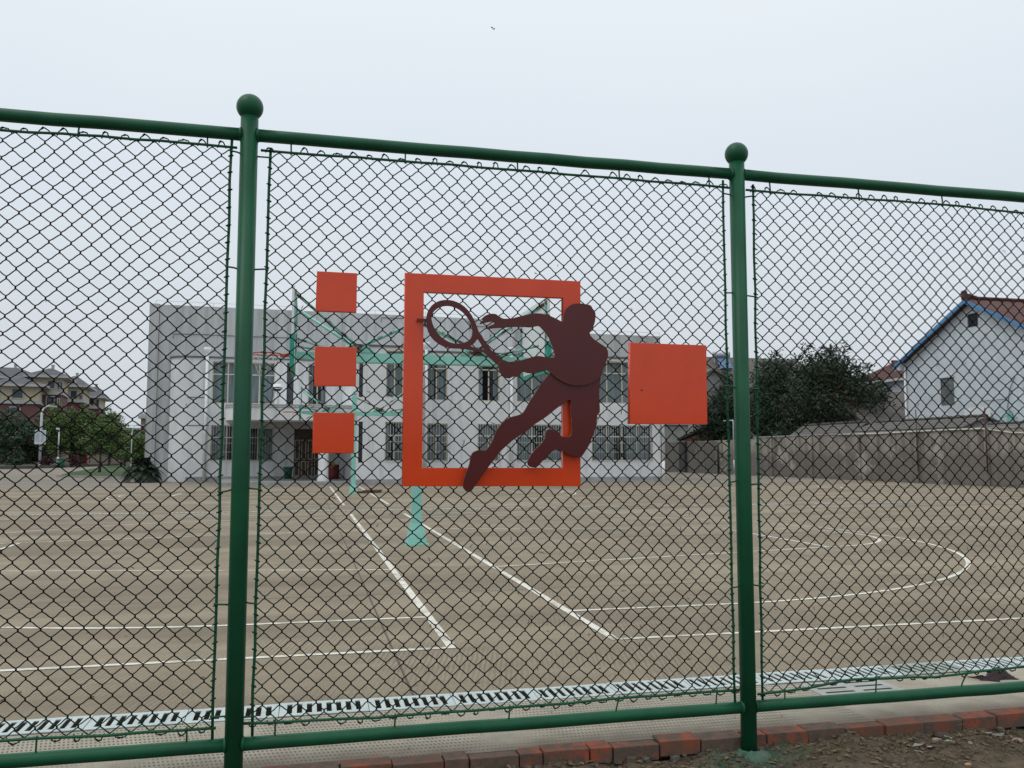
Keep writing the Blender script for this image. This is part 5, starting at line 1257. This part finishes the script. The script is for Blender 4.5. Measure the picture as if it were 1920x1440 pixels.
# ------------------------------------------------------------------ villas far left
def villa(label, pxc, D, w_px, y_ridge, y_eave, y_cornice, wins, rot=0.32, depth=10.0, front=None):
    c = at(pxc, D); sc_ = D/F
    wd = w_px*sc_; ze = (853 - y_eave)*sc_ + CH; zr = (853 - y_ridge)*sc_ + CH; zc = (853 - y_cornice)*sc_ + CH
    t_ = thing('villa', label, 'house', (c.x, c.y, 0), -YAW - math.atan((pxc - 960)/F) - 0.12)
    hw = wd/2
    mb = MB(); mb.span((-hw, 0, zc + .25), (hw, depth, ze)); mb.build('upper_wall', villa_yellow, t_, local=True)
    mb = MB(); mb.span((-hw, .02, 0), (hw, depth, zc - .25)); mb.build('lower_wall', villa_red, t_, local=True)
    mb = MB(); mb.span((-hw - .25, -.3, zc - .245), (hw + .25, depth + .2, zc - .02)); mb.span((-hw - .12, -.15, zc - .018), (hw + .12, depth + .1, zc + .245)); mb.build('cornice', villa_trim, t_, local=True)
    ov = 1.0; e = [(-hw - ov, -ov, ze), (hw + ov, -ov, ze), (hw + ov, depth + ov, ze), (-hw - ov, depth + ov, ze)]
    rx = max(.3, hw - depth*.30); e += [(-rx, depth*.45, zr), (rx, depth*.45, zr)]
    mb = MB(); mb.add(e, [(0, 1, 5, 4), (2, 3, 4, 5), (1, 2, 5), (3, 0, 4), (3, 2, 1, 0)]); r_ = mb.build('roof', tile_dark, t_, local=True)
    mb = MB(); mb.span((-hw - ov - .1, -ov - .1, ze - .38), (hw + ov + .1, depth + ov + .1, ze - .005)); mb.build('eave_band', villa_trim, r_, local=True)
    mb = MB(); mb.box((rx*.6, depth*.55, zr + .25), (.4, .4, .8)); mb.box((rx*.6, depth*.55, zr + .6), (.5, .5, .1)); mb.build('chimney', villa_trim, r_, local=True)
    for (a, b, c_, d_) in wins:
        x0, x1 = (a - pxc)*sc_, (c_ - pxc)*sc_; z1, z0 = (853 - b)*sc_ + CH, (853 - d_)*sc_ + CH
        mb = MB(); f = .14
        for p_, q_ in (((x0 - f, z0 - f), (x1 + f, z0)), ((x0 - f, z1), (x1 + f, z1 + f)), ((x0 - f, z0), (x0, z1)), ((x1, z0), (x1 + f, z1))): mb.span((p_[0], -.10, p_[1]), (q_[0], -.002, q_[1]))
        w_ = mb.build('window', villa_trim, t_, local=True)
        mb = MB(); mb.quad((x0, -.012, z0), (x1, -.012, z0), (x1, -.012, z1), (x0, -.012, z1)); mb.build('pane', pane_far, w_, local=True)
    return t_
villa('cream and red villa with low eaves in front at the far left edge', 20, 128, 84, 704, 720, 754, [(18, 729, 35, 746), (16, 764, 31, 778), (-18, 729, -4, 746)], depth=9)
villa('widest cream and red villa with the highest dark ridge, far left', 2, 140, 112, 683, 706, 740, [(40, 716, 50, 732)], depth=12)
villa('cream and red villa with pointed dark roof just above the curved street lamp', 82, 134, 50, 686, 704, 737, [(84, 714, 95, 728), (83, 744, 95, 758), (100, 716, 103, 730), (105.5, 716, 108, 730), (102, 748, 104, 760)], depth=9)
villa('third stepped cream villa with dark roof, right of the pointed one', 129, 152, 40, 701, 722, 752, [(128, 733, 138, 746), (143, 741, 145, 748), (146.5, 741, 148, 748)], depth=10)
villa('rightmost and lowest of the stepped cream villas before open sky', 167, 166, 28, 722, 743, 764, [(163, 749, 171, 760), (176, 750, 180, 762)], depth=10)
# flat far buildings near the school edge
p = at(238, 240); fb_ = thing('far_flat_building', 'pale flat roofed building far behind the small trees', 'building', (p.x, p.y, 0))
zf = (853 - 806)*240/F + CH; mb = MB(); mb.span((p.x - 6, p.y, 0), (p.x + 12, p.y + 12, zf)); mb.build('wall', far_grey, fb_)
mb = MB(); mb.span((p.x - 6.3, p.y - .3, zf + .003), (p.x + 12.3, p.y + 12.3, zf + .5)); mb.build('roof', villa_trim, fb_)
mb = MB(); mb.span((p.x + 4, p.y - .05, zf - 3.2), (p.x + 11.5, p.y - .003, zf - .6)); mb.build('window_band', pane_far, fb_)
p = at(269.5, 200); ft_ = thing('far_tower', 'narrow ochre capped tower far behind the left edge of the school', 'tower', (p.x, p.y, 0))
zt_ = (853 - 777)*200/F + CH; mb = MB(); mb.span((p.x - .75, p.y - .7, 0), (p.x + .75, p.y + .7, zt_ - 1.0)); mb.build('shaft', simple('brown_tower', (.20, .15, .12), None, 1, .9), ft_)
mb = MB(); mb.span((p.x - 1.3, p.y - 1.2, zt_ - .998), (p.x + 1.3, p.y + 1.2, zt_ - .3)); mb.span((p.x - .9, p.y - .9, zt_ - .297), (p.x + .9, p.y + .9, zt_ + .2)); mb.build('tower_cap', villa_trim, ft_)
mb = MB(); a, b = gD(-40, 796, 190), gD(272, 797, 190); mb.tube([a, a.lerp(b, .5) + Vector((0, 0, -.7)), b], .03, 4); mb.tube([a + Vector((0, 0, -.6)), a.lerp(b, .5) + Vector((0, 0, -1.3)), b + Vector((0, 0, -.6))], .03, 4)
tag(mb.build('overhead_wire', black_cable), 'thin overhead wires crossing the sky gap left of the school', 'wire')

# ------------------------------------------------------------------ small things near the camera
q = gz(1862, 1272, 0.0)
mb = MB(); nx_, ny_ = 26, 12; vs = []
for j in range(ny_ + 1):
    for i in range(nx_ + 1):
        u_, v_ = i/nx_ - .5, j/ny_ - .5
        e = max(0, 1 - (2*abs(u_))**2.2)*max(0, 1 - (2*abs(v_))**2)
        z = .045*e*(0.5 + .5*math.sin(9*u_ + 3*v_) + .5*math.sin(17*u_*(1 + v_) + 1.7)*.6) + .035*e*math.exp(-((u_ - .22)/.12)**2) + .004 + .010*e*abs(hsh(i, j, 3))*2
        vs.append(q + Vector((u_*.25 + .02*math.sin(5*v_ + 8*u_), v_*.10*(0.6 + .8*math.cos(2.2*u_)) + .02*math.sin(9*u_), max(.004, z))))
mb.add(vs, [(j*(nx_ + 1) + i, j*(nx_ + 1) + i + 1, (j + 1)*(nx_ + 1) + i + 1, (j + 1)*(nx_ + 1) + i) for j in range(ny_) for i in range(nx_)], True)
for k in range(14):
    a = random.uniform(0, 2*PI); s0 = q + Vector((.11*math.cos(a), .035*math.sin(a), .008)); mb.tube([s0, s0 + Vector((.05*math.cos(a), .03*math.sin(a), random.uniform(0, .02)))], [.004, .0015], 4)
rg = mb.build('dark_rag', rag_mat); rebase(rg, q); tag(rg, 'crumpled dark rag lying on the concrete beside the drain, at the right', 'rag')
def stone(label, px, py, sz, m):
    q = gz(px, py, -0.058); bm = bmesh.new(); bmesh.ops.create_icosphere(bm, subdivisions=2, radius=1)
    for v in bm.verts: v.co = Vector((v.co.x*sz*random.uniform(.85, 1.1), v.co.y*sz*.7*random.uniform(.85, 1.1), v.co.z*sz*.45*random.uniform(.8, 1.1)))
    me = bpy.data.meshes.new('stone'); bm.to_mesh(me); bm.free(); me.materials.append(m)
    o = bpy.data.objects.new('stone', me); C.objects.link(o); o.location = (q.x, q.y, dz(q.x, q.y) + sz*.15); tag(o, label, 'stone'); return o
stone('pale pinkish stone on the bare earth at the right edge of the picture', 1908, 1386, .034, simple('pink_stone', (.34, .24, .20), (.25, .18, .15), 20, .9))
stone('greyish stone against the foot of the bricks, between two dry leaves', 1757, 1388, .028, stone_mat)
stone('small pale orange stone lying low on the bare earth', 1815, 1428, .020, simple('orange_stone', (.42, .26, .13), (.3, .2, .12), 20, .9))
mb = MB()
def leaf(mb, p, s_, a):
    d = Vector((math.cos(a), math.sin(a), 0)); n = Vector((-d.y, d.x, 0)); c = random.uniform(.1, .45)*s_
    mb.add([p - d*s_, p - d*.35*s_ + n*.42*s_ + Vector((0, 0, c)), p + d*.4*s_ + n*.36*s_ + Vector((0, 0, c*.7)), p + d*s_ + Vector((0, 0, c*.9)), p + d*.4*s_ - n*.36*s_ + Vector((0, 0, c*.8)), p - d*.35*s_ - n*.42*s_ + Vector((0, 0, c*.6)), p + Vector((0, 0, .002))], [(0, 1, 6), (1, 2, 6), (2, 3, 6), (3, 4, 6), (4, 5, 6), (5, 0, 6)])
for k in range(260):
    x = random.uniform(0.4, 5.2); y = 4.21 - abs(random.gauss(0, .22)); leaf(mb, Vector((x, y, dz(x, y) + .006)), random.uniform(.008, .026), random.uniform(0, 6.3))
tag(mb.build('leaf_litter', leafdry), 'scattered curled dead leaves on the bare earth', 'dead leaves', kind='stuff')
mb = MB()
for k in range(12):
    x = random.uniform(2.5, 4.6); y = 4.17 - abs(random.gauss(0, .14)); leaf(mb, Vector((x, y, dz(x, y) + .008)), random.uniform(.022, .034), random.uniform(0, 6.3))
tag(mb.build('pale_leaf_litter', simple('pale_dead_leaf', (.30, .29, .24), (.22, .20, .16), 30, .9)), 'larger pale grey dead leaves near the foot of the bricks', 'dead leaves', kind='stuff')
mb = MB()
for k in range(330):
    x = random.uniform(1.6, 5.2); y = 4.2 - abs(random.gauss(0, .28)); z = dz(x, y); a = random.uniform(0, 6.3); l = random.uniform(.03, .12); f = random.uniform(0.02, .6 if random.random() < .2 else .2)
    p0 = Vector((x, y, z)); p2 = p0 + Vector((math.cos(a)*l, math.sin(a)*l*.6, l*f)); p1 = p0.lerp(p2, .5) + Vector((random.uniform(-.01, .01), 0, l*f*.4 + .004))
    mb.tube([p0, p1, p2], [.0013, .0011, .0004], 3)
tag(mb.build('dry_grass', straw), 'thin dry straw and dead grass blades on the bare earth', 'dry grass', kind='stuff')
mb = MB()
for k in range(1500):
    x = random.uniform(0.3, 5.2); y = 4.22 - abs(random.gauss(0, .35)); r = random.uniform(.003, .012)
    mb.box((x, y, dz(x, y) + r*.3), (r*2, r*1.5, r*1.2), Matrix.Rotation(random.uniform(0, 3), 3, 'Z') @ Matrix.Rotation(random.uniform(-.6, .6), 3, 'X'))
tag(mb.build('soil_crumbs', simple('soil_crumb', (.13, .10, .07), (.07, .055, .04), 25, .95)), 'small crumbs and grit strewn over the bare earth', 'grit', kind='stuff')
mb = MB()
for k in range(420):
    x = random.uniform(1.9, 4.6); y = 4.19 - abs(random.gauss(0, .14)); z = dz(x, y); a = random.uniform(0, 6.3); l = random.uniform(.012, .035)
    mb.tube([(x, y, z), (x + math.cos(a)*l*.4, y + math.sin(a)*l*.4, z + l*.7), (x + math.cos(a)*l, y + math.sin(a)*l, z + l*.8)], [.0016, .0014, .0004], 3)
tag(mb.build('low_weeds', simple('weed_green', (.05, .075, .025), (.09, .095, .04), 20, .9)), 'low sparse green weeds in the bare earth', 'weeds', kind='stuff')
# little leaf scraps on the court
mb = MB()
for k in range(90):
    x = random.uniform(-2, 10); y = random.choice((random.uniform(5.5, 9), random.uniform(5.5, 16))); leaf(mb, Vector((x, y, .003)), random.uniform(.01, .03), random.uniform(0, 6.3))
for k in range(30):
    x = random.uniform(0, 5); y = random.uniform(4.36, 5.08); leaf(mb, Vector((x, y, .003)), random.uniform(.006, .014), random.uniform(0, 6.3))
tag(mb.build('leaf_scraps', leafdry), 'tiny scraps of dead leaf scattered over the concrete', 'dead leaves', kind='stuff')
# rubbish flat beside the far stand
q = gz(694, 924)
mb = MB(); mb.prism([q + Vector(k) for k in ((-.35, -.3, .005), (.3, -.2, .005), (.45, .35, .005), (-.2, .3, .005))], (.05, .02, .10)); mb.prism([q + Vector(k) for k in ((-.5, -.1, .005), (-.3, -.2, .005), (-.25, .1, .005))], (0, 0, .06))
o = mb.build('dark_scrap', rust_steel); rebase(o, q); tag(o, 'dark flat piece of scrap on the ground beside the far basketball stand', 'scrap')
# tiny kite in the sky
p = gD(924, 53, 75)
kt = thing('kite', 'tiny dark red kite high in the pale sky', 'kite', p)
s_ = 0.24
mb = MB(); mb.add([p + Vector(k)*s_ for k in ((-.7, 0, .55), (-.1, .1, .6), (.1, 0, .0), (-.5, .1, 0))], [(0, 1, 2, 3)]); mb.add([p + Vector(k)*s_ for k in ((.1, 0, 0), (.95, .1, .2), (.55, .05, -.5))], [(0, 1, 2)]); mb.build('sail', kite_mat, kt)
mb = MB(); mb.tube([p + Vector(k)*s_ for k in ((-.6, .02, .5), (.1, .03, -.05), (.5, .03, -.45))], .012, 4); mb.tube([p + Vector(k)*s_ for k in ((.1, 0, -.05), (.0, 0, -.45), (.25, 0, -.8))], .016, 4); mb.build('spar', kite_mat, kt)

# distant line of trees and hedges across the road behind the photographer (seen only as the dark lower half of the gloss on the plaques)
mb = MB()
for k in range(60):
    x = -70 + 2.5*k; hh = 3.2 + 1.3*hsh(k, 2, 7)
    leaf_cloud(mb, [((x, -42 + 2*hsh(k, 5), hh*.45), (2.4, 1.5, hh*.55))], 150, 0.7)
    mb.lathe((x, -43, -.4), [(1.9, 0), (2.0, hh*.5), (1.3, hh*.85), (.05, hh*.95)], 7)
tag(mb.build('far_wood', leaf_blue), kind='stuff')
